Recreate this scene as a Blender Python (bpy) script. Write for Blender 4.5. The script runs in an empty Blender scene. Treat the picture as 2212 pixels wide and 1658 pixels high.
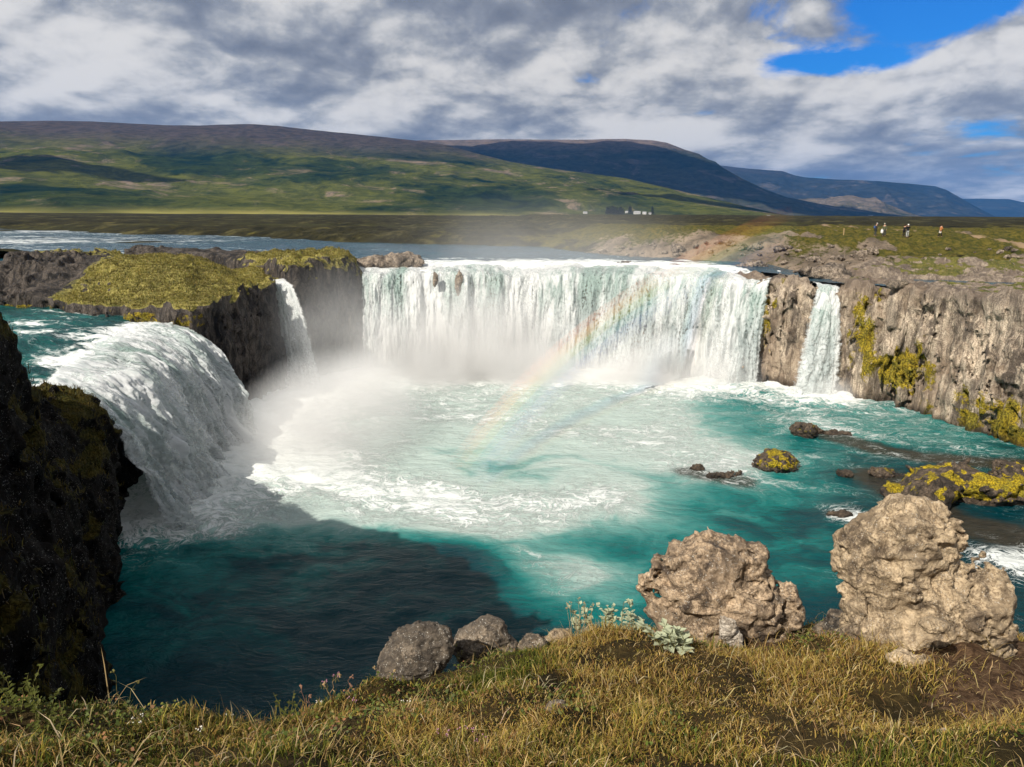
import bpy, bmesh, math, random
import numpy as np
from mathutils import Matrix, Vector

sc = bpy.context.scene
COL = sc.collection
rng = np.random.default_rng(11)
random.seed(5)

# ------------------------------------------------------------------ camera
EYE = np.array([0.0, 0.0, 18.0])
FPX = 768 * 2.16
_p = math.radians(12.3); _r = math.radians(0.34)
_R = np.array([1.0, 0, 0]); _U = np.array([0, math.sin(_p), math.cos(_p)]); _D = np.array([0, math.cos(_p), -math.sin(_p)])
R2 = math.cos(_r) * _R + math.sin(_r) * _U
U2 = -math.sin(_r) * _R + math.cos(_r) * _U
cd = bpy.data.cameras.new('camera'); cam = bpy.data.objects.new('camera', cd); COL.objects.link(cam)
cd.sensor_width = 36.0; cd.lens = 27.0; cd.clip_start = 0.05; cd.clip_end = 80000
cam.matrix_world = Matrix(((R2[0], U2[0], -_D[0], EYE[0]), (R2[1], U2[1], -_D[1], EYE[1]), (R2[2], U2[2], -_D[2], EYE[2]), (0, 0, 0, 1)))
sc.camera = cam

def ray(u, v):
    return _D + R2 * (u - 1106) / FPX - U2 * (v - 829) / FPX
def PZ(u, v, z):                       # where the photo ray meets height z
    d = ray(u, v); return EYE + d * ((z - EYE[2]) / d[2])
def PY(u, v, y):                       # where the photo ray reaches depth y
    d = ray(u, v); return EYE + d * (y / d[1])

# ------------------------------------------------------------------ node helpers
class NT:
    def __init__(s, nt): s.nt = nt; s.nt.nodes.clear()
    def n(s, t, **kw):
        nd = s.nt.nodes.new(t)
        for k, v in kw.items():
            if k.startswith('i_'):
                key = k[2:]
                key = int(key) if key.isdigit() else key.replace('_', ' ')
                s.put(nd.inputs[key], v)
            else: setattr(nd, k, v)
        return nd
    def put(s, sock, v):
        if isinstance(v, bpy.types.NodeSocket): s.nt.links.new(v, sock)
        elif isinstance(v, bpy.types.Node): s.nt.links.new(v.outputs[0], sock)
        else:
            if isinstance(v, tuple) and len(v) == 3 and sock.type == 'RGBA': v = v + (1,)
            sock.default_value = v
    def m(s, op, a, b=0.0, c=0.0, clamp=False):
        nd = s.nt.nodes.new('ShaderNodeMath'); nd.operation = op; nd.use_clamp = clamp
        s.put(nd.inputs[0], a); s.put(nd.inputs[1], b); s.put(nd.inputs[2], c); return nd.outputs[0]
    def vm(s, op, a, b=(0, 0, 0)):
        nd = s.nt.nodes.new('ShaderNodeVectorMath'); nd.operation = op
        s.put(nd.inputs[0], a)
        if op == 'SCALE': s.put(nd.inputs['Scale'], b)
        else: s.put(nd.inputs[1], b)
        return nd.outputs['Value'] if op in ('DOT_PRODUCT', 'LENGTH', 'DISTANCE') else nd.outputs[0]
    def mix(s, f, a, b, mode='MIX'):
        nd = s.nt.nodes.new('ShaderNodeMix'); nd.data_type = 'RGBA'; nd.blend_type = mode
        s.put(nd.inputs[0], f); s.put(nd.inputs[6], a); s.put(nd.inputs[7], b); return nd.outputs[2]
    def ss(s, x, lo, hi, a=0.0, b=1.0):
        nd = s.nt.nodes.new('ShaderNodeMapRange'); nd.interpolation_type = 'SMOOTHSTEP'
        s.put(nd.inputs[0], x); s.put(nd.inputs[1], lo); s.put(nd.inputs[2], hi); s.put(nd.inputs[3], a); s.put(nd.inputs[4], b); return nd.outputs[0]
    def noise(s, vec, scale, detail=4.0, rough=0.55, dist=0.0, out=0):
        nd = s.nt.nodes.new('ShaderNodeTexNoise')
        s.put(nd.inputs['Vector'], vec); s.put(nd.inputs['Scale'], scale); nd.inputs['Detail'].default_value = detail
        nd.inputs['Roughness'].default_value = rough; nd.inputs['Distortion'].default_value = dist
        return nd.outputs[out]
    def voro(s, vec, scale, feature='F1', out=0):
        nd = s.nt.nodes.new('ShaderNodeTexVoronoi'); nd.feature = feature
        s.put(nd.inputs['Vector'], vec); s.put(nd.inputs['Scale'], scale); return nd.outputs[out]
    def map(s, vec, scale=(1, 1, 1), loc=(0, 0, 0), rot=(0, 0, 0)):
        nd = s.nt.nodes.new('ShaderNodeMapping'); s.put(nd.inputs[0], vec)
        nd.inputs[1].default_value = loc; nd.inputs[2].default_value = rot; nd.inputs[3].default_value = scale; return nd.outputs[0]
    def attr(s, name, out='Fac'):
        nd = s.nt.nodes.new('ShaderNodeAttribute'); nd.attribute_name = name; return nd.outputs[out]

def new_mat(name):
    m = bpy.data.materials.new(name); m.use_nodes = True; return m, NT(m.node_tree)

# ------------------------------------------------------------------ sky and sun
SUN_EL = math.radians(38.0); SUN_AZ = math.radians(38.5)      # light travels towards azimuth SUN_AZ (right of +Y)
SUNV = np.array([-math.sin(SUN_AZ) * math.cos(SUN_EL), -math.cos(SUN_AZ) * math.cos(SUN_EL), math.sin(SUN_EL)])
sd = bpy.data.lights.new('sun', 'SUN'); so = bpy.data.objects.new('sun', sd); COL.objects.link(so)
sd.energy = 5.0; sd.angle = math.radians(0.53); sd.color = (1.0, 0.93, 0.82)
so.rotation_euler = Vector((-SUNV[0], -SUNV[1], -SUNV[2])).to_track_quat('-Z', 'Y').to_euler()
so.location = (-40, -50, 80)

world = bpy.data.worlds.new('World'); sc.world = world; world.use_nodes = True
def build_world():
    k = NT(world.node_tree)
    tc = k.n('ShaderNodeTexCoord'); sep = k.n('ShaderNodeSeparateXYZ', i_0=tc.outputs['Generated'])
    x, y, z = sep.outputs
    sky = k.n('ShaderNodeTexSky', sky_type='NISHITA', sun_disc=False, sun_elevation=SUN_EL, sun_rotation=math.radians(180 + 38.5), air_density=1.2, dust_density=0.3, ozone_density=3.0)
    az = k.m('ARCTAN2', x, y)
    zc = k.m('MAXIMUM', z, 0.0)
    lz = k.m('LOGARITHM', k.m('ADD', zc, 0.075), 2.718)
    # wrap-free horizontal coordinates: direction on a circle, plus a squashed height coordinate
    hx = k.m('SINE', az); hy = k.m('COSINE', az)
    def coord(dz, daz=0.0):
        return k.n('ShaderNodeCombineXYZ', i_0=k.m('ADD', hx, daz), i_1=hy, i_2=k.m('ADD', k.m('MULTIPLY', lz, 0.34), dz)).outputs[0]
    def dens(c):
        big = k.noise(k.map(c, (1, 1, 1.2), (3.1, 1.7, 0.55)), 2.6, 2.0, 0.45, 0.2)
        def bil(sc_, o, d): return k.m('ABSOLUTE', k.m('MULTIPLY_ADD', k.noise(k.map(c, (1, 1, 1.35), o), sc_, d, 0.5, 0.2), 2.0, -1.0))
        det = k.noise(k.map(c, (1, 1, 1.5), (0.4, 2.2, 1.1)), 9.0, 8.0, 0.6, 0.2)
        s_ = k.m('ADD', k.m('MULTIPLY', big, 0.62), k.m('MULTIPLY', bil(3.7, (0.9, 0.2, 0.35), 2.0), 0.34))
        return k.m('ADD', s_, k.m('ADD', k.m('MULTIPLY', bil(9.0, (5.0, 1.0, 0.0), 4.0), 0.13), k.m('MULTIPLY', det, 0.24)))
    c0 = coord(0.0); d0 = dens(c0); d1 = dens(coord(0.075, -0.02)); d2 = dens(coord(0.016, -0.006))
    lit = k.m('ADD', k.m('MULTIPLY', k.m('SUBTRACT', d0, d1), 3.4), k.m('MULTIPLY', k.m('SUBTRACT', d0, d2), 4.2))
    lit = k.m('ADD', lit, k.m('MULTIPLY', k.m('SUBTRACT', 0.5, d0), 0.8))
    shade = k.ss(lit, -0.66, 0.58)
    cc = k.n('ShaderNodeValToRGB', i_0=shade)
    e = cc.color_ramp.elements
    e[0].position = 0.0; e[0].color = (0.20, 0.22, 0.27, 1)
    e[1].position = 1.0; e[1].color = (0.90, 0.87, 0.83, 1)
    a = e.new(0.35); a.color = (0.32, 0.34, 0.385, 1)
    a = e.new(0.6); a.color = (0.48, 0.49, 0.51, 1)
    # openings in the cloud deck: the same in every direction, with a break over the far right valley
    def gap(u, v, ru, rv, rot=0.0):
        d = ray(u, v); d = d / np.linalg.norm(d); a0 = math.atan2(d[0], d[1]); z0 = d[2]
        da = k.m('DIVIDE', k.m('SUBTRACT', az, a0), ru / FPX); dz = k.m('DIVIDE', k.m('SUBTRACT', z, z0), rv / FPX)
        c_, s_ = math.cos(rot), math.sin(rot)
        da2 = k.m('ADD', k.m('MULTIPLY', da, c_), k.m('MULTIPLY', dz, s_)); dz2 = k.m('SUBTRACT', k.m('MULTIPLY', dz, c_), k.m('MULTIPLY', da, s_))
        return k.m('EXPONENT', k.m('MULTIPLY', k.m('ADD', k.m('POWER', da2, 2), k.m('POWER', dz2, 2)), -1))
    g = k.m('ADD', gap(2030, 12, 150, 50), k.m('ADD', k.m('MULTIPLY', gap(1760, 140, 170, 34, 0.35), 1.0), k.m('MULTIPLY', gap(560, -2, 110, 26), 0.55)))
    g = k.m('ADD', g, k.m('MULTIPLY', gap(2110, 275, 170, 34), 0.55))
    wisp = k.m('MULTIPLY', k.m('SUBTRACT', k.noise(k.map(c0, (1, 1, 1.6), (2, 3, 4)), 8.0, 9.0, 0.62, 0.4), 0.5), 0.55)
    cov = k.ss(k.m('SUBTRACT', k.m('ADD', d0, wisp), k.m('MULTIPLY', g, 0.34)), 0.20, 0.34)
    blue = k.mix(1.0, sky, (0.07, 0.40, 0.92), 'MULTIPLY')
    cl = k.vm('SCALE', cc.outputs[0], 7.3)
    bg = k.n('ShaderNodeBackground', i_Color=k.mix(cov, blue, cl), i_Strength=0.10)
    k.n('ShaderNodeOutputWorld', i_Surface=bg.outputs[0])
build_world()

vs = sc.view_settings
vs.view_transform = 'Standard'; vs.look = 'None'; vs.exposure = 0.28; vs.gamma = 1.0; vs.use_curve_mapping = False
cy = sc.cycles
cy.use_denoising = True
cy.max_bounces = 6; cy.diffuse_bounces = 2; cy.glossy_bounces = 2; cy.transmission_bounces = 2; cy.transparent_max_bounces = 12
cy.volume_bounces = 1; cy.volume_step_rate = 1.0; cy.volume_max_steps = 64
cy.use_adaptive_sampling = True; cy.adaptive_threshold = 0.02
cy.caustics_reflective = False; cy.caustics_refractive = False
cy.sample_clamp_indirect = 3.0

# ------------------------------------------------------------------ numpy noise and meshing
_T = np.random.default_rng(3).uniform(-1, 1, 8192).astype(np.float32)
def _lat(ix, iy, iz):
    return _T[((ix * 73856093) ^ (iy * 19349663) ^ (iz * 83492791)) & 8191]
def vnoise(x, y, z):
    fx = np.floor(x); fy = np.floor(y); fz = np.floor(z)
    ix = fx.astype(np.int64); iy = fy.astype(np.int64); iz = fz.astype(np.int64)
    u = (x - fx).astype(np.float32); v = (y - fy).astype(np.float32); w = (z - fz).astype(np.float32)
    u = u * u * (3 - 2 * u); v = v * v * (3 - 2 * v); w = w * w * (3 - 2 * w)
    a = _lat(ix, iy, iz); b = _lat(ix + 1, iy, iz); r0 = a + (b - a) * u
    a = _lat(ix, iy + 1, iz); b = _lat(ix + 1, iy + 1, iz); r1 = a + (b - a) * u
    c0 = r0 + (r1 - r0) * v
    a = _lat(ix, iy, iz + 1); b = _lat(ix + 1, iy, iz + 1); r0 = a + (b - a) * u
    a = _lat(ix, iy + 1, iz + 1); b = _lat(ix + 1, iy + 1, iz + 1); r1 = a + (b - a) * u
    return c0 + ((r0 + (r1 - r0) * v) - c0) * w
def fbm(x, y, z, o=4, g=0.5, seed=0.0):
    x = np.asarray(x, np.float64) + seed * 17.3; y = np.asarray(y, np.float64) + seed * 7.7; z = np.asarray(z, np.float64) - seed * 3.1
    t = 0; a = 1.0
    for i in range(o):
        t = t + a * vnoise(x, y, z); x = x * 2.03 + 5.2; y = y * 2.03 + 1.3; z = z * 2.03 + 9.1; a *= g
    return t
def ridged(x, y, z, o=4, g=0.5, seed=0.0):
    x = np.asarray(x, np.float64) + seed * 11.3; y = np.asarray(y, np.float64) + seed * 5.7; z = np.asarray(z, np.float64) - seed * 2.1
    t = 0; a = 1.0
    for i in range(o):
        t = t + a * (1 - 2 * np.abs(vnoise(x, y, z))); x = x * 2.03 + 5.2; y = y * 2.03 + 1.3; z = z * 2.03 + 9.1; a *= g
    return t
def sst(x, a, b):
    t = np.clip((x - a) / (b - a), 0, 1); return t * t * (3 - 2 * t)
def sdpoly(X, Y, poly):
    poly = np.asarray(poly, float); n = len(poly)
    d = np.full(X.shape, 1e18); ins = np.zeros(X.shape, bool)
    for i in range(n):
        ax, ay = poly[i]; bx, by = poly[(i + 1) % n]
        ex, ey = bx - ax, by - ay; wx, wy = X - ax, Y - ay
        t = np.clip((wx * ex + wy * ey) / (ex * ex + ey * ey + 1e-12), 0, 1)
        d = np.minimum(d, (wx - ex * t) ** 2 + (wy - ey * t) ** 2)
        c = ((ay <= Y) & (by > Y)) | ((by <= Y) & (ay > Y))
        xi = ax + (Y - ay) / (ey if abs(ey) > 1e-12 else 1e-12) * ex
        ins ^= c & (X < xi)
    return np.where(ins, 1, -1) * np.sqrt(d)
def sdline(X, Y, pts):
    d = np.full(X.shape, 1e18)
    for i in range(len(pts) - 1):
        ax, ay = pts[i][:2]; bx, by = pts[i + 1][:2]
        ex, ey = bx - ax, by - ay; wx, wy = X - ax, Y - ay
        t = np.clip((wx * ex + wy * ey) / (ex * ex + ey * ey + 1e-12), 0, 1)
        d = np.minimum(d, (wx - ex * t) ** 2 + (wy - ey * t) ** 2)
    return np.sqrt(d)
def smin(a, b, k):
    h = np.clip(0.5 + 0.5 * (b - a) / k, 0, 1); return b + (a - b) * h - k * h * (1 - h)

def mk_mesh(name, V, F, mat=None, smooth=True, attrs=None, uv=None, parent=None):
    V = np.ascontiguousarray(V, np.float32); F = np.ascontiguousarray(F, np.int32); k = F.shape[1]
    me = bpy.data.meshes.new(name)
    me.vertices.add(len(V)); me.vertices.foreach_set('co', V.ravel())
    me.loops.add(F.size); me.loops.foreach_set('vertex_index', F.ravel())
    me.polygons.add(len(F)); me.polygons.foreach_set('loop_start', np.arange(0, F.size, k, dtype=np.int32))
    me.polygons.foreach_set('loop_total', np.full(len(F), k, np.int32))
    me.polygons.foreach_set('use_smooth', np.full(len(F), smooth, bool))
    me.update(calc_edges=True)
    for an, av in (attrs or {}).items():
        av = np.asarray(av, np.float32)
        if av.ndim == 1:
            at = me.attributes.new(an, 'FLOAT', 'POINT'); at.data.foreach_set('value', av)
        else:
            at = me.attributes.new(an, 'FLOAT_COLOR', 'POINT'); at.data.foreach_set('color', np.c_[av, np.ones(len(av))].astype(np.float32).ravel())
    if uv is not None:
        l = me.uv_layers.new(name='UVMap'); l.data.foreach_set('uv', np.asarray(uv, np.float32)[F.ravel()].ravel())
    if mat: me.materials.append(mat)
    o = bpy.data.objects.new(name, me); COL.objects.link(o)
    if parent: o.parent = parent
    return o
def grid_faces(nx, ny, keep=None):
    i, j = np.meshgrid(np.arange(nx - 1), np.arange(ny - 1), indexing='ij')
    a = i * ny + j; F = np.stack([a, a + ny, a + ny + 1, a + 1], -1)
    if keep is not None:
        kk = keep[:-1, :-1] & keep[1:, :-1] & keep[:-1, 1:] & keep[1:, 1:]; F = F[kk]
    return F.reshape(-1, 4)
def compact(V, F, *arr):
    used = np.zeros(len(V), bool); used[F.ravel()] = True
    re = np.cumsum(used) - 1
    return (V[used], re[F]) + tuple(a[used] for a in arr)
def nets(f, org, h):
    """surface nets: f>0 is solid"""
    s = f > 0; nx, ny, nz = f.shape
    c = s[:-1, :-1, :-1].astype(np.int8).copy(); cnt = c * 0
    for dx in (0, 1):
        for dy in (0, 1):
            for dz in (0, 1): cnt += s[dx:nx - 1 + dx, dy:ny - 1 + dy, dz:nz - 1 + dz]
    act = (cnt > 0) & (cnt < 8); ii = np.argwhere(act)
    vid = np.full(act.shape, -1, np.int32); vid[act] = np.arange(len(ii))
    cor = [(0, 0, 0), (1, 0, 0), (0, 1, 0), (1, 1, 0), (0, 0, 1), (1, 0, 1), (0, 1, 1), (1, 1, 1)]
    val = np.stack([f[ii[:, 0] + a, ii[:, 1] + b, ii[:, 2] + d] for a, b, d in cor], 1)
    acc = np.zeros((len(ii), 3)); n = np.zeros(len(ii))
    for a, b in [(0, 1), (2, 3), (4, 5), (6, 7), (0, 2), (1, 3), (4, 6), (5, 7), (0, 4), (1, 5), (2, 6), (3, 7)]:
        va, vb = val[:, a], val[:, b]; m = (va > 0) != (vb > 0)
        t = np.where(m, va / np.where(m, va - vb, 1), 0)
        pa, pb = np.array(cor[a]), np.array(cor[b])
        acc += np.where(m[:, None], pa + (pb - pa) * t[:, None], 0); n += m
    V = (ii + acc / n[:, None]) * h + np.asarray(org)
    Fs = []
    for ax in range(3):
        sl = [slice(1, -1)] * 3; s0 = list(sl); s1 = list(sl); s0[ax] = slice(0, -1); s1[ax] = slice(1, None)
        ch = s[tuple(s0)] != s[tuple(s1)]; e = np.argwhere(ch)
        if not len(e): continue
        off = np.array([1, 1, 1]); off[ax] = 0; e = e + off
        inside = s[e[:, 0], e[:, 1], e[:, 2]]
        b, d = [(1, 2), (2, 0), (0, 1)][ax]
        def cell(ob, od):
            q = e.copy(); q[:, b] -= ob; q[:, d] -= od; return vid[q[:, 0], q[:, 1], q[:, 2]]
        q = np.stack([cell(1, 1), cell(0, 1), cell(0, 0), cell(1, 0)], 1)
        q[~inside] = q[~inside][:, ::-1]
        Fs.append(q)
    F = np.concatenate(Fs); F = F[(F >= 0).all(1)]
    return V, F
def axes(x0, x1, y0, y1, z0, z1, h):
    return (np.arange(x0, x1 + h, h), np.arange(y0, y1 + h, h), np.arange(z0, z1 + h, h))
def solid(x0, x1, y0, y1, z0, z1, h, base, amp, noisef):
    """base(X,Y,Z)->sdf-like field (broadcast), noise added only in the band |field|<amp"""
    ax, ay, az = axes(x0, x1, y0, y1, z0, z1, h)
    f = base(ax[:, None, None], ay[None, :, None], az[None, None, :]).astype(np.float32)
    band = np.abs(f) < amp; idx = np.argwhere(band)
    px, py, pz = ax[idx[:, 0]], ay[idx[:, 1]], az[idx[:, 2]]
    f[band] += noisef(px, py, pz).astype(np.float32)
    return nets(f, (x0, y0, z0), h)
def normals(V, F):
    n = np.zeros_like(V)
    a = V[F[:, 2]] - V[F[:, 0]]; b = V[F[:, 3 if F.shape[1] == 4 else 1]] - V[F[:, 1 if F.shape[1] == 4 else 0]]
    fn = np.cross(a, b)
    for i in range(F.shape[1]):
        for c in range(3): n[:, c] += np.bincount(F[:, i], fn[:, c], len(V))
    return n / (np.linalg.norm(n, axis=1, keepdims=True) + 1e-9)

def struct(o): o['kind'] = 'structure'; return o
def stuff(o, label=None, cat=None):
    o['kind'] = 'stuff'
    if label: o['label'] = label
    if cat: o['category'] = cat
    return o
def tag(o, label, cat, group=None):
    o['label'] = label; o['category'] = cat
    if group: o['group'] = group
    return o
def empty(name, loc, rz=0.0):
    o = bpy.data.objects.new(name, None); COL.objects.link(o); o.location = loc; o.rotation_euler = (0, 0, rz); o.empty_display_size = 0.1
    return o

# ------------------------------------------------------------------ materials
def rock_mat(name, light, mid, dark, scale=1.0, moss=None, grass=None, lichen=0.0, stretch=0.35, bump=0.25, grass_lo=0.55, wet=0.0, streak=False, spec=.3):
    m, k = new_mat(name)
    P = k.n('ShaderNodeNewGeometry'); pos = P.outputs['Position']
    v = k.map(pos, (scale, scale, scale * stretch)); w = k.map(pos, (scale, scale, scale))
    n1 = k.noise(v, 0.45, 6, 0.6, 0.6); n2 = k.noise(v, 2.2, 7, 0.65, 0.4); n3 = k.noise(w, 9.0, 6, 0.7)
    cr = k.voro(k.vm('ADD', v, k.vm('SCALE', k.noise(w, 1.5, 3, out=1), 0.5)), 1.6, 'DISTANCE_TO_EDGE')
    crack = k.ss(cr, 0.0, 0.07)
    if lichen:
        crack = k.ss(k.m('ABSOLUTE', k.m('SUBTRACT', k.noise(w, 0.55, 6, 0.62, 0.9), 0.5)), 0.0, 0.022)
    if streak:
        rn = k.noise(k.map(pos, (1.1, 1.1, 0.16)), 0.8, 5, 0.6, 0.8); crack = k.ss(k.m('ABSOLUTE', k.m('SUBTRACT', rn, 0.5)), 0.0, 0.03)
    col = k.mix(k.ss(n1, 0.36, 0.62), dark, mid)
    col = k.mix(k.ss(k.m('ADD', k.m('MULTIPLY', n2, 0.7), k.m('MULTIPLY', n1, 0.4)), 0.46, 0.66), col, light)
    col = k.mix(k.ss(n3, 0.58, 0.38), col, k.mix(1.0, col, (0.45, 0.42, 0.40), 'MULTIPLY'))
    col = k.mix(k.m('MULTIPLY', k.m('SUBTRACT', 1.0, crack), 0.55), col, dark)
    if streak:
        col = k.mix(k.m('MULTIPLY', k.ss(k.noise(k.map(pos, (1, 1, .35), (2, 7, 1)), .16, 5, .6, .5), .55, .62), .6), col, k.mix(n2, (0.13, 0.095, 0.068), (0.30, 0.22, 0.155)))
        sn = k.noise(k.map(pos, (1, 1, 0.10), (3, 1, 0)), 0.55, 6, 0.62, 0.3); col = k.mix(k.m('MULTIPLY', k.ss(sn, 0.54, 0.68), 0.6), col, (0.085, 0.068, 0.055))
        zt = k.n('ShaderNodeSeparateXYZ', i_0=pos).outputs[2]; col = k.mix(k.m('MULTIPLY', k.ss(k.m('ADD', zt, k.m('MULTIPLY', n2, 2.2)), 11.6, 12.5), 0.6), col, (0.13, 0.10, 0.08))
        col = k.mix(k.m('MULTIPLY', k.ss(k.noise(k.map(pos, (1, 1, .6), (9, 2, 4)), .28, 4, .55), .55, .68), .6), col, (0.15, 0.105, 0.07))
    if lichen:
        big = k.noise(w, 0.28, 4, 0.6, 0.5); col = k.mix(k.m('MULTIPLY', k.ss(big, 0.5, 0.62), 0.65), col, k.mix(n2, dark, mid)); col = k.mix(k.m('MULTIPLY', k.ss(big, 0.46, 0.34), 0.45), col, light)
        lm = k.ss(k.noise(w, 14.0, 3, 0.6), 0.60, 0.66); lm = k.m('MULTIPLY', lm, k.ss(k.noise(w, 2.3, 2), 0.42, 0.58))
        col = k.mix(k.m('MULTIPLY', lm, lichen), col, (0.62, 0.60, 0.54))
    h = k.m('ADD', k.m('ADD', k.m('MULTIPLY', n2, 0.9), k.m('MULTIPLY', n3, 0.35)), k.m('MULTIPLY', crack, 0.25))
    if moss:
        mm = k.m('ADD', k.attr('moss'), k.m('MULTIPLY', k.m('SUBTRACT', k.noise(w, 3.0, 6, 0.65), 0.5), 1.3))
        mc = k.mix(k.ss(k.noise(w, 1.1, 5, 0.65), 0.35, 0.65), moss[0], moss[1]); mc = k.mix(k.ss(k.noise(w, 7, 4), 0.62, 0.38), mc, k.mix(1.0, mc, (0.28, 0.27, 0.2), 'MULTIPLY'))
        mf = k.ss(mm, 0.42, 0.66); col = k.mix(mf, col, mc)
    if grass:
        nz = k.n('ShaderNodeSeparateXYZ', i_0=P.outputs['Normal']).outputs[2]
        gm = k.m('ADD', k.m('MULTIPLY', nz, k.attr('grass')), k.m('MULTIPLY', k.m('SUBTRACT', k.noise(w, 1.7, 6, 0.65), 0.5), 0.8))
        gc = k.mix(k.ss(k.noise(w, 0.5, 5, 0.6), 0.36, 0.64), grass[0], grass[1]); gc = k.mix(k.ss(k.noise(w, 4, 5, 0.7), 0.42, 0.66), gc, grass[2])
        gf = k.ss(gm, grass_lo, grass_lo + 0.14); col = k.mix(gf, col, gc)
    bp = k.n('ShaderNodeBump', i_Strength=0.9, i_Distance=bump / scale, i_Height=h)
    b = k.n('ShaderNodeBsdfPrincipled', i_Base_Color=col, i_Roughness=0.85, i_Normal=bp.outputs[0])
    b.inputs['Specular IOR Level'].default_value = spec
    if wet:
        z = k.n('ShaderNodeSeparateXYZ', i_0=pos).outputs[2]
        wf = k.ss(k.m('ADD', z, k.m('MULTIPLY', n1, 0.8)), wet, wet + 1.0)
        nd = b.inputs['Base Color'].links[0].from_socket
        k.put(b.inputs['Base Color'], k.mix(wf, k.mix(1.0, nd, (0.3, 0.28, 0.27), 'MULTIPLY'), nd))
        k.put(b.inputs['Roughness'], k.m('ADD', 0.45, k.m('MULTIPLY', wf, 0.4)))
    k.n('ShaderNodeOutputMaterial', i_Surface=b.outputs[0])
    return m
YMOSS = ((0.40, 0.29, 0.02), (0.24, 0.20, 0.022))
M_cliff = rock_mat('cliff_rock', (0.66, 0.55, 0.42), (0.47, 0.385, 0.295), (0.11, 0.088, 0.07), moss=YMOSS, wet=0.4, stretch=0.3, bump=0.3, streak=True,
                   grass=((0.06, 0.07, 0.014), (0.13, 0.125, 0.022), (0.16, 0.135, 0.04)), grass_lo=0.60)
M_island = rock_mat('island_rock', (0.115, 0.096, 0.08), (0.045, 0.039, 0.035), (0.014, 0.013, 0.013), moss=YMOSS,
                    grass=((0.085, 0.085, 0.015), (0.20, 0.175, 0.035), (0.31, 0.26, 0.085)), grass_lo=0.42)
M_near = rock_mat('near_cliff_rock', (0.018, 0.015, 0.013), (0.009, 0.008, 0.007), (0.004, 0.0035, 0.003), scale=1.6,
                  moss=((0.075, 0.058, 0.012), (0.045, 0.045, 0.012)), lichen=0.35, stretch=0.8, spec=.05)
M_bould = rock_mat('boulder_rock', (0.54, 0.42, 0.275), (0.37, 0.28, 0.175), (0.13, 0.096, 0.065), scale=8.0, lichen=0.6, stretch=0.8, bump=0.16)
M_bould_b = rock_mat('brown_boulder_rock', (0.54, 0.405, 0.27), (0.33, 0.24, 0.155), (0.075, 0.055, 0.042), scale=8.0, lichen=0.8, stretch=0.8, bump=0.18)
M_bould_d = rock_mat('dark_boulder_rock', (0.28, 0.225, 0.165), (0.13, 0.105, 0.08), (0.036, 0.03, 0.025), scale=9.0, lichen=0.9, stretch=1.0, bump=0.2)
M_stone = rock_mat('pale_stone', (0.55, 0.49, 0.41), (0.40, 0.34, 0.27), (0.18, 0.14, 0.11), scale=7.0, lichen=0.4, stretch=1.0, bump=0.2)
M_rivrock = rock_mat('river_rock', (0.16, 0.12, 0.085), (0.085, 0.065, 0.048), (0.03, 0.025, 0.02), scale=1.5, moss=((0.50, 0.36, 0.012), (0.28, 0.23, 0.02)), wet=0.05, stretch=0.9)
M_bankrock = rock_mat('bank_rock', (0.40, 0.33, 0.26), (0.24, 0.195, 0.15), (0.08, 0.066, 0.055), scale=0.9, stretch=0.7, bump=0.25, moss=YMOSS)

def ground_mat():
    m, k = new_mat('heath'); P = k.n('ShaderNodeNewGeometry'); pos = P.outputs['Position']
    n1 = k.noise(k.map(pos, (0.5, 1.2, 1)), 0.02, 6, 0.6); n2 = k.noise(pos, 0.28, 7, 0.62); n3 = k.noise(pos, 1.6, 6, 0.7)
    heath = k.mix(k.ss(n2, 0.35, 0.65), (0.012, 0.012, 0.006), (0.034, 0.031, 0.012)); heath = k.mix(k.ss(n3, 0.56, 0.7), heath, (0.06, 0.05, 0.022))
    heath = k.mix(k.ss(n1, 0.5, 0.7), heath, (0.042, 0.042, 0.014))
    rock = k.mix(k.ss(n2, 0.3, 0.7), (0.085, 0.068, 0.052), (0.25, 0.195, 0.145)); rock = k.mix(k.ss(n3, 0.5, 0.3), rock, (0.06, 0.05, 0.04))
    rk = k.ss(k.m('ADD', k.attr('rock'), k.m('MULTIPLY', k.m('SUBTRACT', n3, 0.5), 1.1)), 0.42, 0.62)
    gr = k.mix(k.ss(n3, 0.35, 0.65), (0.04, 0.045, 0.010), (0.125, 0.10, 0.022)); gr = k.mix(k.ss(n2, 0.5, 0.3), gr, (0.04, 0.045, 0.012))
    gk = k.ss(k.m('ADD', k.attr('grass'), k.m('MULTIPLY', k.m('SUBTRACT', n2, 0.5), 1.2)), 0.4, 0.6)
    n4 = k.noise(k.map(pos, (0.5, 0.22, 1)), 0.22, 6, 0.7); heath = k.mix(k.ss(n4, 0.52, 0.66), heath, (0.085, 0.075, 0.03)); heath = k.mix(k.ss(n4, 0.45, 0.34), heath, (0.006, 0.007, 0.004))
    col = k.mix(gk, heath, gr); col = k.mix(rk, col, rock)
    col = k.mix(k.attr('path'), col, (0.27, 0.19, 0.12))
    bp = k.n('ShaderNodeBump', i_Strength=0.9, i_Distance=0.5, i_Height=k.m('ADD', k.m('MULTIPLY', n3, 0.6), n2))
    b = k.n('ShaderNodeBsdfPrincipled', i_Base_Color=col, i_Roughness=0.95, i_Normal=bp.outputs[0]); b.inputs['Specular IOR Level'].default_value = 0.1
    k.n('ShaderNodeOutputMaterial', i_Surface=b.outputs[0]); return m
M_ground = ground_mat()

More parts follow.
